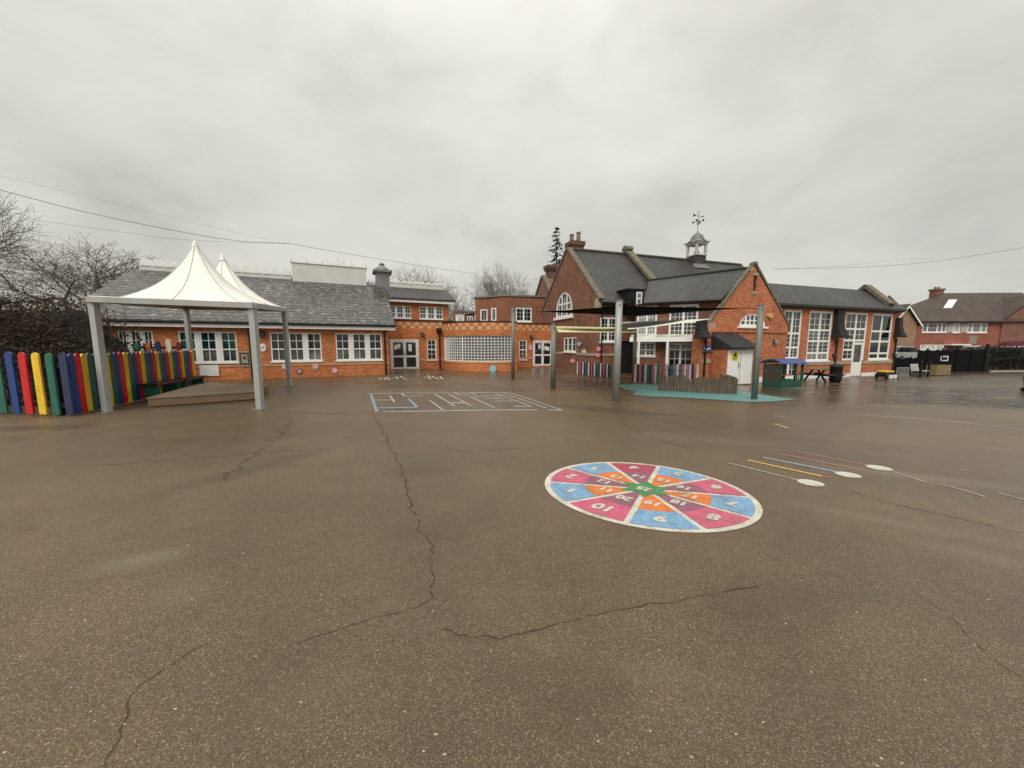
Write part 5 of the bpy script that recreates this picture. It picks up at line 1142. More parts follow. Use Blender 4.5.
for k in range(n):
    f0_, f1_ = k / n, (k + 1) / n; za, zb_ = zz + 1.12 + .2 * math.sin(math.pi * f0_), zz + 1.12 + .2 * math.sin(math.pi * f1_); da, db = .12 - (HD + .24) * f0_, .12 - (HD + .24) * f1_
    s_.hexa([hw.p(-.12, da, za), hw.p(HW + .1, da, za), hw.p(HW + .1, db, zb_), hw.p(-.12, db, zb_), hw.p(-.12, da, za + .04), hw.p(HW + .1, da, za + .04), hw.p(HW + .1, db, zb_ + .04), hw.p(-.12, db, zb_ + .04)])
ro = build('roof', s_, plain('blue roof paint', (.025, .05, .22), .4, .15, 4), hut)
s_ = MB(); s_.prism([hw.p(HW + .101, .12 - (HD + .24) * k / n, zz + 1.12 + .2 * math.sin(math.pi * k / n)) for k in range(n + 1)], su * .03); build('gable_end', s_, PM['red'], ro)

pt = Vector((17.35, 20.3, gz(17))); pq = W(pt.x, pt.y, 18); pz = pt.z
tab = thing('picnic_table', 'dark wooden picnic table with greenish top against the right wing', 'picnic table', pt)
s_ = MB()
for k in range(5): s_.box(pq, 0, 1.5, -.36 + k * .15, -.36 + k * .15 + .135, pz + .66, pz + .7)
build('table_top', s_, plain('greenish planks', (.12, .13, .09), .6, .25, 5), tab)
for d_ in (-.72, .60):
    s_ = MB(); s_.box(pq, 0, 1.5, d_, d_ + .26, pz + .40, pz + .44); build('seat', s_, dkw, tab)
for u_ in (.2, 1.25):
    s_ = MB(); s_.beam(pq.p(u_, .6, pz), pq.p(u_, .18, pz + .66), .05, .09); s_.beam(pq.p(u_, -.5, pz), pq.p(u_, -.1, pz + .66), .05, .09); s_.beam(pq.p(u_ + .052, -.68, pz + .36), pq.p(u_ + .052, .82, pz + .36), .05, .08); build('leg_frame', s_, M['black'], tab)
bb = G(835, 382); bz = gz(bb.x); s_ = MB(); s_.lathe((bb.x, bb.y, bz), [(.2, 0), (.27, .08), (.29, .45), (.27, .8), (.29, .82), (.29, .88), (.24, .88), (.22, .8)], 16)
o = thing('litter_bin', 'black barrel shaped bin standing at the right end of the picnic table', 'bin', (bb.x, bb.y, bz)); build('body', s_, M['black'], o, True); s_ = MB(); s_.lathe((bb.x, bb.y, bz + .881), [(.31, 0), (.3, .06), (.2, .14), (.03, .17)], 16); build('lid', s_, M['dark'], o)
yb = G(894, 379.2); yq = W(yb.x - .5, yb.y, 18); z = yb.z
o = thing('toy_trolley', 'low black trolley with a yellow lidded box and white tubs on the wet tarmac', 'trolley', yb)
s_ = MB(); s_.box(yq, 0, 1.25, -.55, 0, z + .12, z + .30); build('tray', s_, M['black'], o); s_ = MB(); s_.box(yq, 0.02, .78, -.5, -.03, z + .302, z + .42); bx = build('box', s_, M['dark'], o); s_ = MB(); s_.box(yq, 0, .8, -.52, -.01, z + .422, z + .5); build('lid', s_, PM['yellow'], bx)
for k in range(2):
    s_ = MB(); c = yq.p(.35 + .42 * k, .03, 0); s_.lathe((c.x, c.y, z + .03), [(.1, 0), (.13, .2), (.13, .22)], 10); build('tub', s_, M['white'], o)
for u_ in (.1, 1.15):
    for d_ in (-.5, -.04): s_ = MB(); s_.tube(yq.p(u_ - .02, d_, z + .07), yq.p(u_ + .02, d_, z + .07), .07, .07, 10); build('wheel', s_, M['black'], o)
# green bin at the right edge
gb = G(1044, 393); o = thing('wheelie_bin', 'dark green wheeled bin cut by the right edge of the picture', 'bin', gb); q = W(gb.x, gb.y, 10); z = gb.z
s_ = MB(); s_.hexa([q.p(-.22, .0, z + .06), q.p(.22, 0, z + .06), q.p(.22, -.45, z + .06), q.p(-.22, -.45, z + .06), q.p(-.29, .06, z + .6), q.p(.29, .06, z + .6), q.p(.29, -.5, z + .6), q.p(-.29, -.5, z + .6)]); build('body', s_, gm, o)
s_ = MB(); s_.hexa([q.p(-.31, .09, z + .602), q.p(.31, .09, z + .602), q.p(.31, -.52, z + .602), q.p(-.31, -.52, z + .602), q.p(-.28, .05, z + .68), q.p(.28, .05, z + .68), q.p(.28, -.5, z + .70), q.p(-.28, -.5, z + .70)]); build('lid', s_, gm, o)
for u_ in (-.25, .22): s_ = MB(); s_.tube(q.p(u_, -.46, z + .1), q.p(u_ + .04, -.46, z + .1), .1, .1, 12); build('wheel', s_, M['black'], o)

# ================================================================== RIGHT BOUNDARY: FENCE, GATE, BARRIERS
bA, bB = G(893, 374), G(982, 371.8); bq_d = (bB - bA).normalized(); bang = math.degrees(math.atan2(bq_d.y, bq_d.x)); bq = W(bA.x, bA.y, bang); BL = (bB - bA).length; bz = gz(30)
fe = thing('boundary_fence', 'black boarded boundary fence beyond the puddle, in front of the brick houses', 'fence', bA)
s_ = MB(); n = int(BL / .16)
for i in range(n): s_.box(bq, i * .16, i * .16 + .157, -.03, 0, bz + .03, bz + (1.70 if i * .16 > BL * .22 else 1.15) + .04 * math.sin(i * 7.3))
build('boards', s_, M['fence_black'], fe)
for i in range(7): s_ = MB(); u_ = BL * i / 6; s_.box(bq, u_ - .05, u_ + .05, .002, .05, bz, bz + (1.86 if i > 1 else 1.25)); build('fence_post', s_, M['fence_black'], fe)
gat = thing('metal_gate', 'black barred metal gate right of the boarded fence', 'gate', bB); gq = W(bB.x, bB.y, 4)
for u0 in (.35, 3.85):
    s_ = MB(); s_.box(gq, u0, u0 + .07, -.04, .03, bz + .1, bz + 1.95); s_.box(gq, u0 + 3.3, u0 + 3.37, -.04, .03, bz + .1, bz + 1.95)
    for z in (.15, 1.0, 1.8): s_.box(gq, u0 + .07, u0 + 3.3, -.03, .02, bz + z, bz + z + .06)
    lf = build('leaf', s_, M['black'], gat); s_ = MB()
    for k in range(27): u_ = u0 + .1 + k * .12; s_.tube(gq.p(u_, 0, bz + .1), gq.p(u_, 0, bz + 1.9), .02, .02, 5)
    build('bars', s_, M['fence_black'], lf)
for u_ in (.15, 3.7, 7.4): s_ = MB(); s_.box(gq, u_, u_ + .14, -.1, .06, bz, bz + 2.15); build('gate_post', s_, M['black'], gat)
s_ = MB(); s_.box(gq, .3, 9, .2, .32, bz, bz + .13); tag(build('kerb', s_, M['stone']), 'pale kerb below the gate', None, None, 'structure')
o, *q = on_wall('fence_sign', 'small white framed sign hung on the black boarded fence', 'sign', bq, 944, 358.5, 7, 5, .005, M['white'])
s_ = MB(); s_.box(bq, q[0] - q[2] * .75, q[0] + q[2] * .75, .046, .05, q[1] - q[3] * .65, q[1] + q[3] * .65); build('print', s_, M['dark'], o)
def low(px, py, wpx, h, ang=14): p = G(px, py); q = W(p.x, p.y, ang); L = abs(G(px + wpx, py).x - p.x); return p, q, L
p, q, L = low(896, 377.5, 17, .7); o = thing('low_railing', 'low grey hooped railing beside the toy trolley', 'railing', p); s_ = MB()
for k in range(9): s_.tube(q.p(L * k / 8, 0, p.z), q.p(L * k / 8, 0, p.z + .62), .02, .02, 6)
build('bars', s_, M['grey_post'], o); s_ = MB(); s_.tube(q.p(0, 0, p.z + .62), q.p(L, 0, p.z + .62), .025, .025, 6); s_.tube(q.p(0, 0, p.z + .12), q.p(L, 0, p.z + .12), .02, .02, 6); build('rail', s_, M['grey_post'], o)
p, q, L = low(921, 377, 11.5, .9); o = thing('slatted_seat', 'pale slatted seat between two dark posts before the black fence', 'seat', p); s_ = MB()
for k in range(7): s_.beam(q.p(.08 + (L - .16) * k / 6, -.5, p.z + .3), q.p(.08 + (L - .16) * k / 6, -.62, p.z + .82), .12, .04)
wsl = plain('weathered pale slats', (.42, .41, .37), .7, .25, 5); build('backrest', s_, wsl, o); s_ = MB(); s_.box(q, .05, L - .05, -.5, .0, p.z + .36, p.z + .41); build('seat', s_, wsl, o)
for u_ in (0, L): s_ = MB(); s_.box(q, u_ - .05, u_ + .05, -.1, 0, p.z, p.z + 1.1); build('leg', s_, M['black'], o)
p, q, L = low(936, 375.5, 21, .7); o = thing('wooden_planter', 'tan wooden planter box at the foot of the black fence', 'planter', p); s_ = MB()
for k in range(4): s_.box(q, 0, L, -.55, 0, p.z + .03 + k * .17, p.z + .19 + k * .17)
build('planks', s_, plain('tan planks', (.25, .175, .085), .7, .25, 4), o); s_ = MB(); s_.box(q, .05, L - .05, -.5, -.05, p.z + .712, p.z + .73); build('soil', s_, M['dark_in'], o)

# cars parked beyond the fence
def make_car(label, loc, ang, cm):
    o = thing('parked_car', label, 'car', loc, 'cars parked beyond the fence'); q = W(loc[0], loc[1], ang); z = loc[2]
    prof = [(0, .3), (4.1, .3), (4.15, .62), (4.0, .85), (3.1, .95), (.25, .98), (.0, .8)]
    s_ = MB(); s_.prism([q.p(a, 0, z + h) for a, h in prof], q.n * -1.7); bo = build('body', s_, cm, o)
    roofp = [(.25, .98), (3.1, .95), (2.4, 1.42), (.75, 1.45)]; s_ = MB(); s_.prism([q.p(a, -.1, z + h) for a, h in roofp], q.n * -1.5); build('windows', s_, M['glass'], o)
    s_ = MB(); s_.prism([q.p(a, -.08, z + h) for a, h in ((.72, 1.43), (2.42, 1.4), (2.3, 1.5), (.9, 1.52))], q.n * -1.54); build('roof', s_, cm, o)
    for a in (.8, 3.3):
        for d_ in (0, -1.55): s_ = MB(); s_.tube(q.p(a, d_ + .02, z + .32), q.p(a, d_ - .17, z + .32), .32, .32, 16); wh = build('wheel', s_, M['black'], o); s_ = MB(); s_.tube(q.p(a, d_ + .03, z + .32), q.p(a, d_ - .02, z + .32), .2, .2, 12); build('rim', s_, M['zinc'], wh)
    for d_ in (-.15, -1.35): s_ = MB(); s_.box(q, 4.02, 4.13, d_ - .25, d_, z + .62, z + .75); build('headlight', s_, M['white'], o)
make_car('silver car parked behind the left end of the black fence', tuple(at(893, 374, 33).xy) + (bz + .45,), 10, plain('silver car paint', (.45, .46, .46), .25, .05, 2, .3))
def leaf_mass(name, label, w, L, dep, h, n, m_, seed, sz=(.08, .2)):
    rnd = random.Random(seed); o = thing(name, label, 'hedge', w.p(0, 0, bz)); f = MB(); c = MB()
    for i in range(n):
        u_ = rnd.uniform(0, L); d_ = -dep * rnd.random() ** 1.5; z = bz + (h + .25 * noise.noise(Vector((u_ * .8, seed, 0)))) * rnd.random() ** .8; p = w.p(u_, d_, z); q = Vector((rnd.uniform(-1, 1), rnd.uniform(-1, 1), rnd.uniform(-.6, 1))).normalized(); k = q.orthogonal().normalized(); k.rotate(Matrix.Rotation(rnd.uniform(0, 6.28), 3, q)); l = rnd.uniform(*sz)
        f.poly([p - q * l * .5, p + k * l * .3, p + q * l * .5, p - k * l * .3])
    build('foliage', f, m_, o)
    for i in range(int(L / .5)): u_ = i * .5 + rnd.uniform(0, .3); c.tube(w.p(u_, -dep * .5, bz), w.p(u_ + rnd.uniform(-.2, .2), -dep * .5, bz + h * .8), .04, .015, 5)
    build('stems', c, bark_, o); return o
bark_ = plain('hedge stem bark', (.05, .04, .03), .9, .3, 6); leafm = plain('dark laurel leaves', (.018, .026, .014), .45, .6, 2.5)
leaf_mass('hedge', 'dark evergreen hedge seen through the bars of the gate', W(*gq.p(.2, -1.0, 0).xy, 4), 9.5, 1.2, 1.95, 9000, leafm, 41)

# ================================================================== HOUSES ON THE RIGHT
hY = 46.0; e0, e1 = at(917, 321.8, hY), at(1000, 321.8, hY); hq = W(e0.x, e0.y, -3.0); HL = hq.px(1000, 330)[0]; hz = e0.z; hg = bz
hs = thing('brick_house', 'red brick house with brown tiled roof and roof light behind the black fence', 'house', (e0.x, e0.y, hg)); rz = at(946, 293.5, hY + 4).z
wu = [hq.rect(922.5, 323, 947, 332.5), hq.rect(953, 323, 960.5, 332.7), hq.rect(967.5, 323, 987.5, 332.7)]; wlw = [hq.rect(920, 344.5, 944, 352.5), hq.rect(963, 345.5, 980, 352.5)]
hd = hq.rect(948, 346, 956, 360)
wl = MB(); wl.holed(hq, [(0, hg - .5), (HL + 6.8, hg - .5), (HL + 6.8, hz), (0, hz)], [rectp(*q_) for q_ in wu] + [rectp(q_[0], q_[1], q_[2] - .4, q_[3]) for q_ in wlw] + [rectp(hd[0], hd[1], hg + .1, hd[3])])
for u_ in (0, HL + 6.8): wl.poly([hq.p(u_, 0, hg - .5), hq.p(u_, -8, hg - .5), hq.p(u_, -8, hz), hq.p(u_, -4, rz - .2), hq.p(u_, 0, hz)])
wl.poly([hq.p(0, -8, hg), hq.p(HL + 6.8, -8, hg), hq.p(HL + 6.8, -8, hz), hq.p(0, -8, hz)]); build('wall', wl, M['brick_house'], hs)
window(hs, hq, *wu[0], mull=(.22, .62, .8), trans=(), bars=(0, 1), fw=.13, glass='glass_pale'); window(hs, hq, *wu[1], bars=(0, 1), fw=.13, glass='glass_pale'); window(hs, hq, *wu[2], mull=(.27, .7), bars=(0, 1), fw=.13, glass='glass_pale')
for q_ in wlw: window(hs, hq, q_[0], q_[1], q_[2] - .4, q_[3], mull=(.33, .66), fw=.12, glass='glass_pale')
s_ = MB(); s_.box(hq, hd[0], hd[1], -.1, -.03, hg + .1, hd[3]); build('door', s_, PM['maroon'], hs)
s_ = MB(); s_.box(hq, hd[0] - .6, hd[1] + .8, .02, .8, hd[3] + .1, hd[3] + .25); build('porch_canopy', s_, M['white'], hs)
for q_ in (hq.rect(947.4, 323.2, 952.6, 332.4), hq.rect(960.9, 323.2, 967.1, 332.4)): s_ = MB(); s_.box(hq, q_[0], q_[1], -.01, .02, q_[2], q_[3]); build('wall_panel', s_, plain('pale cladding', (.42, .40, .36), .7, .1, 3), hs)
s_ = MB(); q_ = hq.rect(969, 336, 976.5, 344); s_.box(hq, q_[0], q_[1], -.01, .02, q_[2], q_[3]); build('wall_panel', s_, plain('grey wall panel', (.25, .22, .18), .7, .1, 3), hs)
rf = MB(); ro_u = hq.px(944, 293.5, -4)[0]
rf.hexa([hq.p(-.25, .4, hz - .05), hq.p(HL + 7, .4, hz - .05), hq.p(HL + 7, -4, rz - .1), hq.p(ro_u, -4, rz - .1), hq.p(-.25, .4, hz + .06), hq.p(HL + 7, .4, hz + .06), hq.p(HL + 7, -4, rz), hq.p(ro_u, -4, rz)])
rf.hexa([hq.p(-.25, -8.4, hz - .05), hq.p(HL + 7, -8.4, hz - .05), hq.p(HL + 7, -4.003, rz - .1), hq.p(ro_u, -4.003, rz - .1), hq.p(-.25, -8.4, hz + .06), hq.p(HL + 7, -8.4, hz + .06), hq.p(HL + 7, -4.003, rz - .003), hq.p(ro_u, -4.003, rz - .003)])
rf.poly([hq.p(-.25, .4, hz + .055), hq.p(ro_u, -4, rz - .005), hq.p(-.25, -8.4, hz + .055)])
hro = build('roof', rf, M['tile_brown'], hs)
fa = MB(); fa.box(hq, -.25, HL, .41, .46, hz - .16, hz + .03); build('fascia', fa, M['dark'], hs)
def onroof(px, py):                                                   # u and depth on the front slope
    lo_, hi_ = -.4, 4.0
    for _ in range(30):
        md = (lo_ + hi_) / 2; u_, z_ = hq.px(px, py, -md); zr = hz + .06 + (rz - hz - .06) * (md + .4) / 4.4
        if z_ < zr: hi_ = md
        else: lo_ = md
    return u_, -md, zr
c4 = [onroof(943, 308.5), onroof(951.5, 308.5), onroof(957, 300.3), onroof(948.5, 300.3)]
# solve direction: bisection may run either way, so clamp to the slope
s_ = MB(); s_.prism([hq.p(a, d_, z_ + .02) for a, d_, z_ in c4], (0, -.03, .08)); build('roof_light', s_, M['skylight'], hro)
cc_ = at(937, 289, hY + 4.5); s_ = MB(); s_.ax(cc_.x - .55, cc_.x + .55, cc_.y - .4, cc_.y + .4, hz - .5, cc_.z - .25); s_.ax(cc_.x - .65, cc_.x + .65, cc_.y - .5, cc_.y + .5, cc_.z - .25, cc_.z); chm = build('chimney', s_, M['brick_brown'], hs)
s_ = MB(); [s_.lathe((cc_.x - .25 + .5 * k, cc_.y, cc_.z), [(.14, 0), (.12, .3)], 8) for k in range(2)]; build('chimney_pot', s_, M['pot'], chm)
# brown gabled house next door, right edge
nq = W(*(hq.p(HL + .02, .12, 0)).xy, -3.0); nz0 = nq.px(1000, 321)[1]; nz1 = nq.px(1030, 301)[1]; nu1 = nq.px(1030, 301)[0]; nx = thing('gabled_house', 'brown brick house with plain gable wall at the right edge of the picture', 'house', nq.p(0, 0, hg))
nu2 = nu1 * 1.25; nzt = nz0 + (nz1 - nz0) * 1.25
wl = MB(); wl.prism([nq.p(0, 0, hg - .5), nq.p(nu2 * 2, 0, hg - .5), nq.p(nu2 * 2, 0, nz0), nq.p(nu2, 0, nzt), nq.p(0, 0, nz0)], nq.n * -7); build('wall', wl, M['brick_brown'], nx)
rf = MB(); rf.prism([nq.p(-.25, .2, nz0 - .1), nq.p(nu2, .2, nzt + .02), nq.p(nu2, .2, nzt + .2), nq.p(-.3, .2, nz0 + .08)], nq.n * -7.4); rf.prism([nq.p(nu2 * 2 + .25, .2, nz0 - .1), nq.p(nu2, .2, nzt + .021), nq.p(nu2, .2, nzt + .201), nq.p(nu2 * 2 + .3, .2, nz0 + .08)], nq.n * -7.4); build('roof', rf, M['tile_brown'], nx)
q_ = nq.rect(1002, 341.5, 1026, 347, .5); n = 8
s_ = MB(); cc2 = (q_[0] + q_[1]) / 2; s_.prism([nq.p(cc2 + (q_[1] - q_[0]) / 2 * math.cos(math.pi * k / n), 1.2, q_[2] + .12 + (q_[3] - q_[2]) * math.sin(math.pi * k / n) * .9) for k in range(n + 1)], nq.n * -1.1); pr = build('porch_roof', s_, PM['maroon'], nx)
s_ = MB(); s_.box(nq, q_[0] - .3, q_[1] - .5, .05, 1.25, q_[2] - .12, q_[2] + .1); build('fascia', s_, M['white'], pr)
# small gable house left of it
tq2 = W(*at(893.5, 340, 42).xy, 2); ta = tq2.px(906.8, 305.5); tl = tq2.px(896.5, 322); tr_ = tq2.px(917, 322.5); th_ = thing('tan_house', 'tan brick gable end house with white bargeboard beyond the end of the school', 'house', tq2.p(ta[0], 0, hg))
wl = MB(); hwid = tr_[0] - ta[0]; wl.prism([tq2.p(ta[0] - hwid, 0, hg), tq2.p(tr_[0], 0, hg), tq2.p(tr_[0], 0, tr_[1]), tq2.p(ta[0], 0, ta[1] - .1), tq2.p(ta[0] - hwid, 0, tr_[1])], tq2.n * -9); build('wall', wl, M['brick_tan'], th_)
for sgn in (-1, 1):
    s_ = MB(); P_ = [(ta[0], ta[1]), (ta[0] + sgn * (hwid + .4), tr_[1] - .35), (ta[0] + sgn * (hwid + .4), tr_[1] - .2), (ta[0], ta[1] + .18 + .002 * sgn)]; s_.prism([tq2.p(a, .3, z_) for a, z_ in P_], tq2.n * -9.5); build('roof', s_, M['tile_brown'], th_)
    s_ = MB(); P_ = [(ta[0], ta[1] - .25), (ta[0] + sgn * (hwid + .4), tr_[1] - .6), (ta[0] + sgn * (hwid + .4), tr_[1] - .352), (ta[0], ta[1] - .003)]; s_.prism([tq2.p(a, .32 + .002 * sgn, z_) for a, z_ in P_], tq2.n * -.06); build('bargeboard', s_, M['white'], th_)

# ================================================================== TREES, HEDGE, CABLES
bark = plain('bare grey brown bark', (.075, .06, .045), .9, .3, 6); twigm = plain('bare twigs', (.10, .082, .062), .9, .25, 3)
def bare_tree(label, base, H, spread, seed, group, depth=6, r0=None, lean=0.0, fork=.32, twig=.012, width=None, tm=None):
    rnd = random.Random(seed); o = thing('bare_tree', label, 'tree', base, group); tr = MB(); cr_ = MB(); base = Vector(base); r0 = r0 or H * .022
    def grow(p, d_, L, r, lev):
        segs = 3 if lev < 4 else 2; q = p; dd = d_.copy()
        for k in range(segs):
            dd = (dd + Vector((rnd.uniform(-1, 1), rnd.uniform(-1, 1), rnd.uniform(-.5, .5))) * .2).normalized(); q2 = q + dd * L / segs
            ra, rb = r * (1 - .3 * k / segs), r * (1 - .3 * (k + 1) / segs)
            (tr if lev == 0 else cr_).tube(q, q2, max(ra, twig * .8), max(rb, twig * .7), 7 if lev < 2 else (4 if lev < 4 else 3), False); q = q2
            if 0 < lev < depth and k < segs - 1 and rnd.random() < .75:
                s_ = dd.orthogonal().normalized(); s_.rotate(Matrix.Rotation(rnd.uniform(0, 6.28), 3, dd)); grow(q, (dd * .65 + s_ * .8 + Vector((0, 0, .12))).normalized(), L * rnd.uniform(.5, .72), r * .5, lev + 1)
        if lev < depth:
            n = (4 if lev == 0 else (3 if rnd.random() < .5 else 2))
            ph = rnd.uniform(0, 6.28)
            for k in range(n):
                s_ = Vector((math.cos(ph + k * 6.283 / n), math.sin(ph + k * 6.283 / n), 0)); s_ = (s_ - dd * s_.dot(dd)).normalized()
                sp_l = spread * rnd.uniform(.6, 1.15) * (1.1 if lev == 0 else 1)
                grow(q, (dd + s_ * sp_l + Vector((0, 0, .06))).normalized(), L * rnd.uniform(.66, .86) if lev else H * .27, r * (.62 if lev else .6), lev + 1)
    grow(base, Vector((lean, 0, 1)).normalized(), H * fork, r0, 0)
    zt = max(v.z for v in cr_.v); kz = (H - base.z) / (zt - base.z); ws_ = sorted(abs(v.x - base.x) for v in cr_.v); wd = ws_[int(len(ws_) * .93)]; kx = (width / 2 / wd) if width else 1
    for mb_ in (tr, cr_):
        for v in mb_.v: v.x = base.x + (v.x - base.x) * kx; v.y = base.y + (v.y - base.y) * kx; v.z = base.z + (v.z - base.z) * kz
    build('trunk', tr, bark, o, True); build('crown', cr_, tm or twigm, o); return o
TG = 'bare winter trees behind the school'
def tree_at(px, ytop, Y, *a, **k): 
    t_ = at(px, ytop, Y); return (t_.x, Y, 0), t_.z
far_t = plain('pale far twigs', (.17, .15, .125), .9, .2, 3)
b_, H = tree_at(90, 241, 33); bare_tree('broad bare tree behind the left end of the classroom roof', b_, H, .62, 21, TG, 7, width=12, twig=.010, fork=.42, tm=far_t)
b_, H = tree_at(424, 263, 52); bare_tree('bare tree rising behind the clerestory roof', b_, H, .8, 23, TG, 7, twig=.014, width=9, tm=far_t, fork=.25)
b_, H = tree_at(454, 279, 56); bare_tree('thin bare tree in the gap left of the flat roofed block', b_, H, .7, 28, TG, 6, twig=.014, width=6, tm=far_t, fork=.25)
b_, H = tree_at(490, 263, 50); bare_tree('round bare tree above the left part of the flat roofed block', b_, H, .8, 24, TG, 7, twig=.014, width=7.2, tm=far_t, fork=.25)
b_, H = tree_at(521, 264, 54); bare_tree('round bare tree above the middle of the flat roofed block', b_, H, .8, 25, TG, 7, twig=.014, width=6.5, tm=far_t, fork=.25)
b_, H = tree_at(340, 257, 48); bare_tree('bare tree just peeping over the roof plant housing', b_, H, .7, 26, TG, 6, twig=.012, width=6, tm=far_t, fork=.25)
bare_tree('tall bare tree at the left edge of the picture, reaching in with dark branches', (-26.4, 16.5, 0), 11.2, .8, 31, TG, 7, .2, .0, twig=.010, width=8.0, fork=.2)
# hedge
hedge = thing('hedge', 'tall dark brown leafless hedge behind the striped fence', 'hedge', (-14.5, 11.5, 0))
rnd = random.Random(77); fo = MB(); stm = MB()
def hedge_h(x): return (3.12 if x < -13.2 else 3.12 - (x + 13.2) * 1.3) + .3 * noise.noise(Vector((x * .9, 2.2, 0)))
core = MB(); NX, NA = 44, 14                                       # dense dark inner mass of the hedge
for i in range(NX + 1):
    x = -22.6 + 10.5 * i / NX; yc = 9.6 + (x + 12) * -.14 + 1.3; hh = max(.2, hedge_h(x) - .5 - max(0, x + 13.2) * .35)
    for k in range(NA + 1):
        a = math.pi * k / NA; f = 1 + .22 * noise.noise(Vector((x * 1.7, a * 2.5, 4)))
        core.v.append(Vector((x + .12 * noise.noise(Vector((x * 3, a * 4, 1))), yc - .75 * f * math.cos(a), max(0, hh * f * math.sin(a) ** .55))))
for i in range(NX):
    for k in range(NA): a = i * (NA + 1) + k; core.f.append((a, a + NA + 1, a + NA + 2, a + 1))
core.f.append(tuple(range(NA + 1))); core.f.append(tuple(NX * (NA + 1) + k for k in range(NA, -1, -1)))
for i in range(42000):
    x = rnd.uniform(-22.5, -11.9); yf = 9.6 + (x + 12) * -.14; y = yf + 2.6 * rnd.random() ** 1.8
    h = hedge_h(x) - .3 * ((y - yf - 1.3) / 1.3) ** 2
    z = h * rnd.random() ** .8
    if noise.noise(Vector((x * 1.3, y * 1.3, z * 1.3))) < -.38: continue
    p = Vector((x, y, z)) + Vector((0, 0, .22 * max(0, rnd.gauss(0, .6)) if z > h * .9 else 0)); d_ = Vector((rnd.uniform(-1, 1), rnd.uniform(-1, 1), rnd.uniform(-.3, 1.2))).normalized(); L = rnd.uniform(.05, .16)
    s_ = d_.orthogonal().normalized(); s_.rotate(Matrix.Rotation(rnd.uniform(0, 6.28), 3, d_)); w_ = rnd.uniform(.006, .028)
    fo.poly([p - d_ * L * .5, p + s_ * w_, p + d_ * L * .5, p - s_ * w_])
for i in range(170):
    x = rnd.uniform(-22, -12.2); y = 9.9 + (x + 12) * -.14 + rnd.uniform(0, 2); h = hedge_h(x) * rnd.uniform(.75, 1.02); stm.tube((x, y, 0), (x + rnd.uniform(-.4, .4), y + rnd.uniform(-.3, .3), h), .03, .008, 5)
m, nt, b = mat('dead hedge leaves'); f = noise_fac(nt, 1.6, 5, .7)
nt.links.new(ramp(nt, f, [(.3, (.017, .010, .007)), (.5, (.044, .023, .013)), (.62, (.040, .032, .015)), (.75, (.085, .048, .024))]), b.inputs['Base Color']); b.inputs['Roughness'].default_value = .8
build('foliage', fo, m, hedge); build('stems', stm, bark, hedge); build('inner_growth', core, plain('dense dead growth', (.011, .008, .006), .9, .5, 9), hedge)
# conifer
ct = at(557, 226, 40); con = thing('conifer', 'dark pointed conifer behind the old school chimneys', 'tree', (ct.x, 40, 0)); tr = MB(); tr.tube((ct.x, 40, 0), (ct.x, 40, ct.z), .22, .02, 8); build('trunk', tr, bark, con); fo = MB(); rnd = random.Random(4)
for lv in range(26):
    t = lv / 25; z = ct.z - .25 - (ct.z * .62) * t; r_ = .08 + 3.1 * t ** .9
    for k in range(6):
        an = rnd.uniform(0, 6.28); L = r_ * rnd.uniform(.4, 1.2); dr = Vector((math.cos(an), math.sin(an), -.10 - .1 * rnd.random()))
        for q in range(int(11 + 32 * t)):
            s = rnd.uniform(.12, 1); p = Vector((ct.x, 40, z)) + dr * L * s + Vector((rnd.uniform(-.1, .1), rnd.uniform(-.1, .1), rnd.uniform(-.08, .06))); w_ = .075; d2 = (dr + Vector((rnd.uniform(-.7, .7), rnd.uniform(-.7, .7), rnd.uniform(-.35, .2)))).normalized() * rnd.uniform(.14, .3); sd = d2.cross(Vector((0, 0, 1))).normalized() * w_
            fo.poly([p, p + d2 * .5 + sd, p + d2, p + d2 * .5 - sd])
build('crown', fo, plain('conifer needles', (.06, .08, .062), .8, .4, 3), con)
# overhead wires
WG = 'overhead wires'
def wire(label, pts, Y, r=.02):
    P_ = [at(x, y, Yk) for (x, y), Yk in zip(pts, Y)]; out = []
    for i in range(len(P_) - 1):
        for k in range(8):
            t = k / 8; p0, p1, p2, p3 = P_[max(i - 1, 0)], P_[i], P_[i + 1], P_[min(i + 2, len(P_) - 1)]
            out.append(.5 * ((2 * p1) + (p2 - p0) * t + (2 * p0 - 5 * p1 + 4 * p2 - p3) * t * t + (3 * p1 - p0 - 3 * p2 + p3) * t ** 3))
    out.append(P_[-1]); cable(label, out, r, WG, 'overhead_wire', 'dark')
wire('dark overhead wire sagging from the left edge across to the bare trees', [(-30, 182), (0, 190), (94, 214), (190, 233.5), (245, 241.5), (288, 243.5), (320, 249), (400, 262.5), (475, 274)], [22, 23, 26, 29, 31, 33, 36, 42, 50], .016)
wire('faint overhead wire passing just above the white canopy peak', [(-20, 211), (16, 217), (100, 229), (190, 240), (290, 244)], [26, 26, 27, 28, 32], .008)
wire('faintest upper overhead wire at the left of the sky', [(-20, 172), (5, 177), (90, 197), (190, 222), (270, 240)], [28, 28, 30, 33, 36], .005)
wire('dark overhead wire rising to the right edge above the brick house', [(772, 268.5), (850, 267.5), (925, 262.5), (1000, 251.5), (1050, 243)], [44, 42, 40, 38, 37], .014)
wire('faint overhead wire running level left of the brick house chimney', [(775, 270), (850, 265), (905, 259), (935, 259.5)], [48, 48, 48, 48], .008)

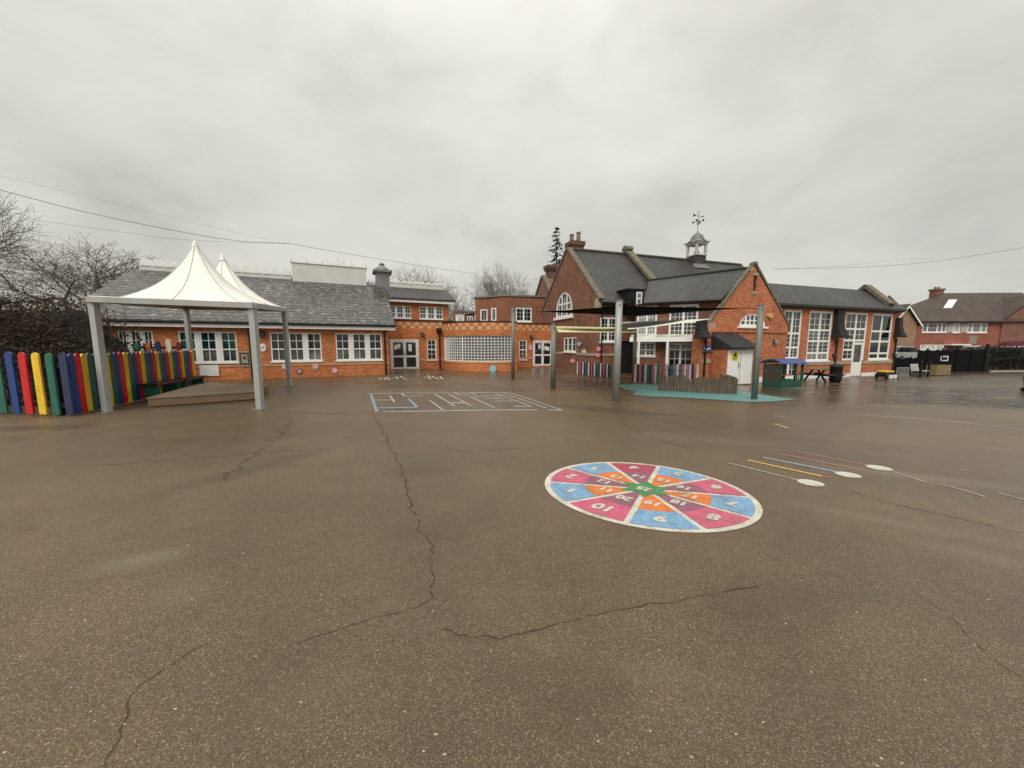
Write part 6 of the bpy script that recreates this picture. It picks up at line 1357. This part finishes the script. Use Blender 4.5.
# ================================================================== SKY AND LIGHT
SUN_EL, SUN_AZ = R(48), R(200)                                        # behind the camera, a little to the left
world = bpy.data.worlds.new('World'); scene.world = world; world.use_nodes = True; nt = world.node_tree; bg = nt.nodes['Background']
sky = nt.nodes.new('ShaderNodeTexSky'); sky.sky_type = 'NISHITA'; sky.sun_disc = False; sky.sun_elevation = SUN_EL; sky.sun_rotation = SUN_AZ
tc = nt.nodes.new('ShaderNodeTexCoord'); sep = nt.nodes.new('ShaderNodeSeparateXYZ'); nt.links.new(tc.outputs['Generated'], sep.inputs[0])
# broad soft cloud, flattened towards the horizon
cmb = nt.nodes.new('ShaderNodeMapping'); cmb.inputs['Scale'].default_value = (1.0, 1.0, 2.1); cmb.inputs['Location'].default_value = (.35, .1, .3); nt.links.new(tc.outputs['Generated'], cmb.inputs[0])
n1 = N(nt, 'ShaderNodeTexNoise', Scale=2.3, Detail=5.0, Roughness=.5, Distortion=.25); nt.links.new(cmb.outputs[0], n1.inputs['Vector'])
deck = ramp(nt, n1.outputs['Fac'], [(.30, (4.2, 4.1, 3.66)), (.42, (4.95, 4.85, 4.35)), (.54, (5.6, 5.5, 4.95)), (.70, (6.2, 6.1, 5.52))])
zen = mathn(nt, 'ADD', .93, mathn(nt, 'MULTIPLY', mathn(nt, 'POWER', mathn(nt, 'MAXIMUM', sep.outputs[2], 0.0), 3.0), 1.3))
deck = mixc(nt, 1.0, deck, zen, 'MULTIPLY')
nt.links.new(mixc(nt, .93, sky.outputs[0], deck), bg.inputs['Color']); bg.inputs['Strength'].default_value = .1
sun_d = bpy.data.lights.new('sun', 'SUN'); sun_d.energy = 1.5; sun_d.angle = R(35); sun_d.color = (1, .95, .87)
sun = bpy.data.objects.new('sun', sun_d); COL.objects.link(sun); sun.rotation_euler = (R(90) - SUN_EL, 0, R(180) - SUN_AZ + R(0))
# aim the lamp from the same compass direction as the sky's sun
dirv = Vector((math.sin(SUN_AZ) * math.cos(SUN_EL), math.cos(SUN_AZ) * math.cos(SUN_EL), math.sin(SUN_EL)))
sun.rotation_euler = dirv.to_track_quat('Z', 'Y').to_euler(); sun.location = dirv * 60
vs = scene.view_settings; vs.view_transform = 'Standard'; vs.look = 'None'; vs.exposure = 0.42; vs.gamma = 1.0; vs.use_curve_mapping = False
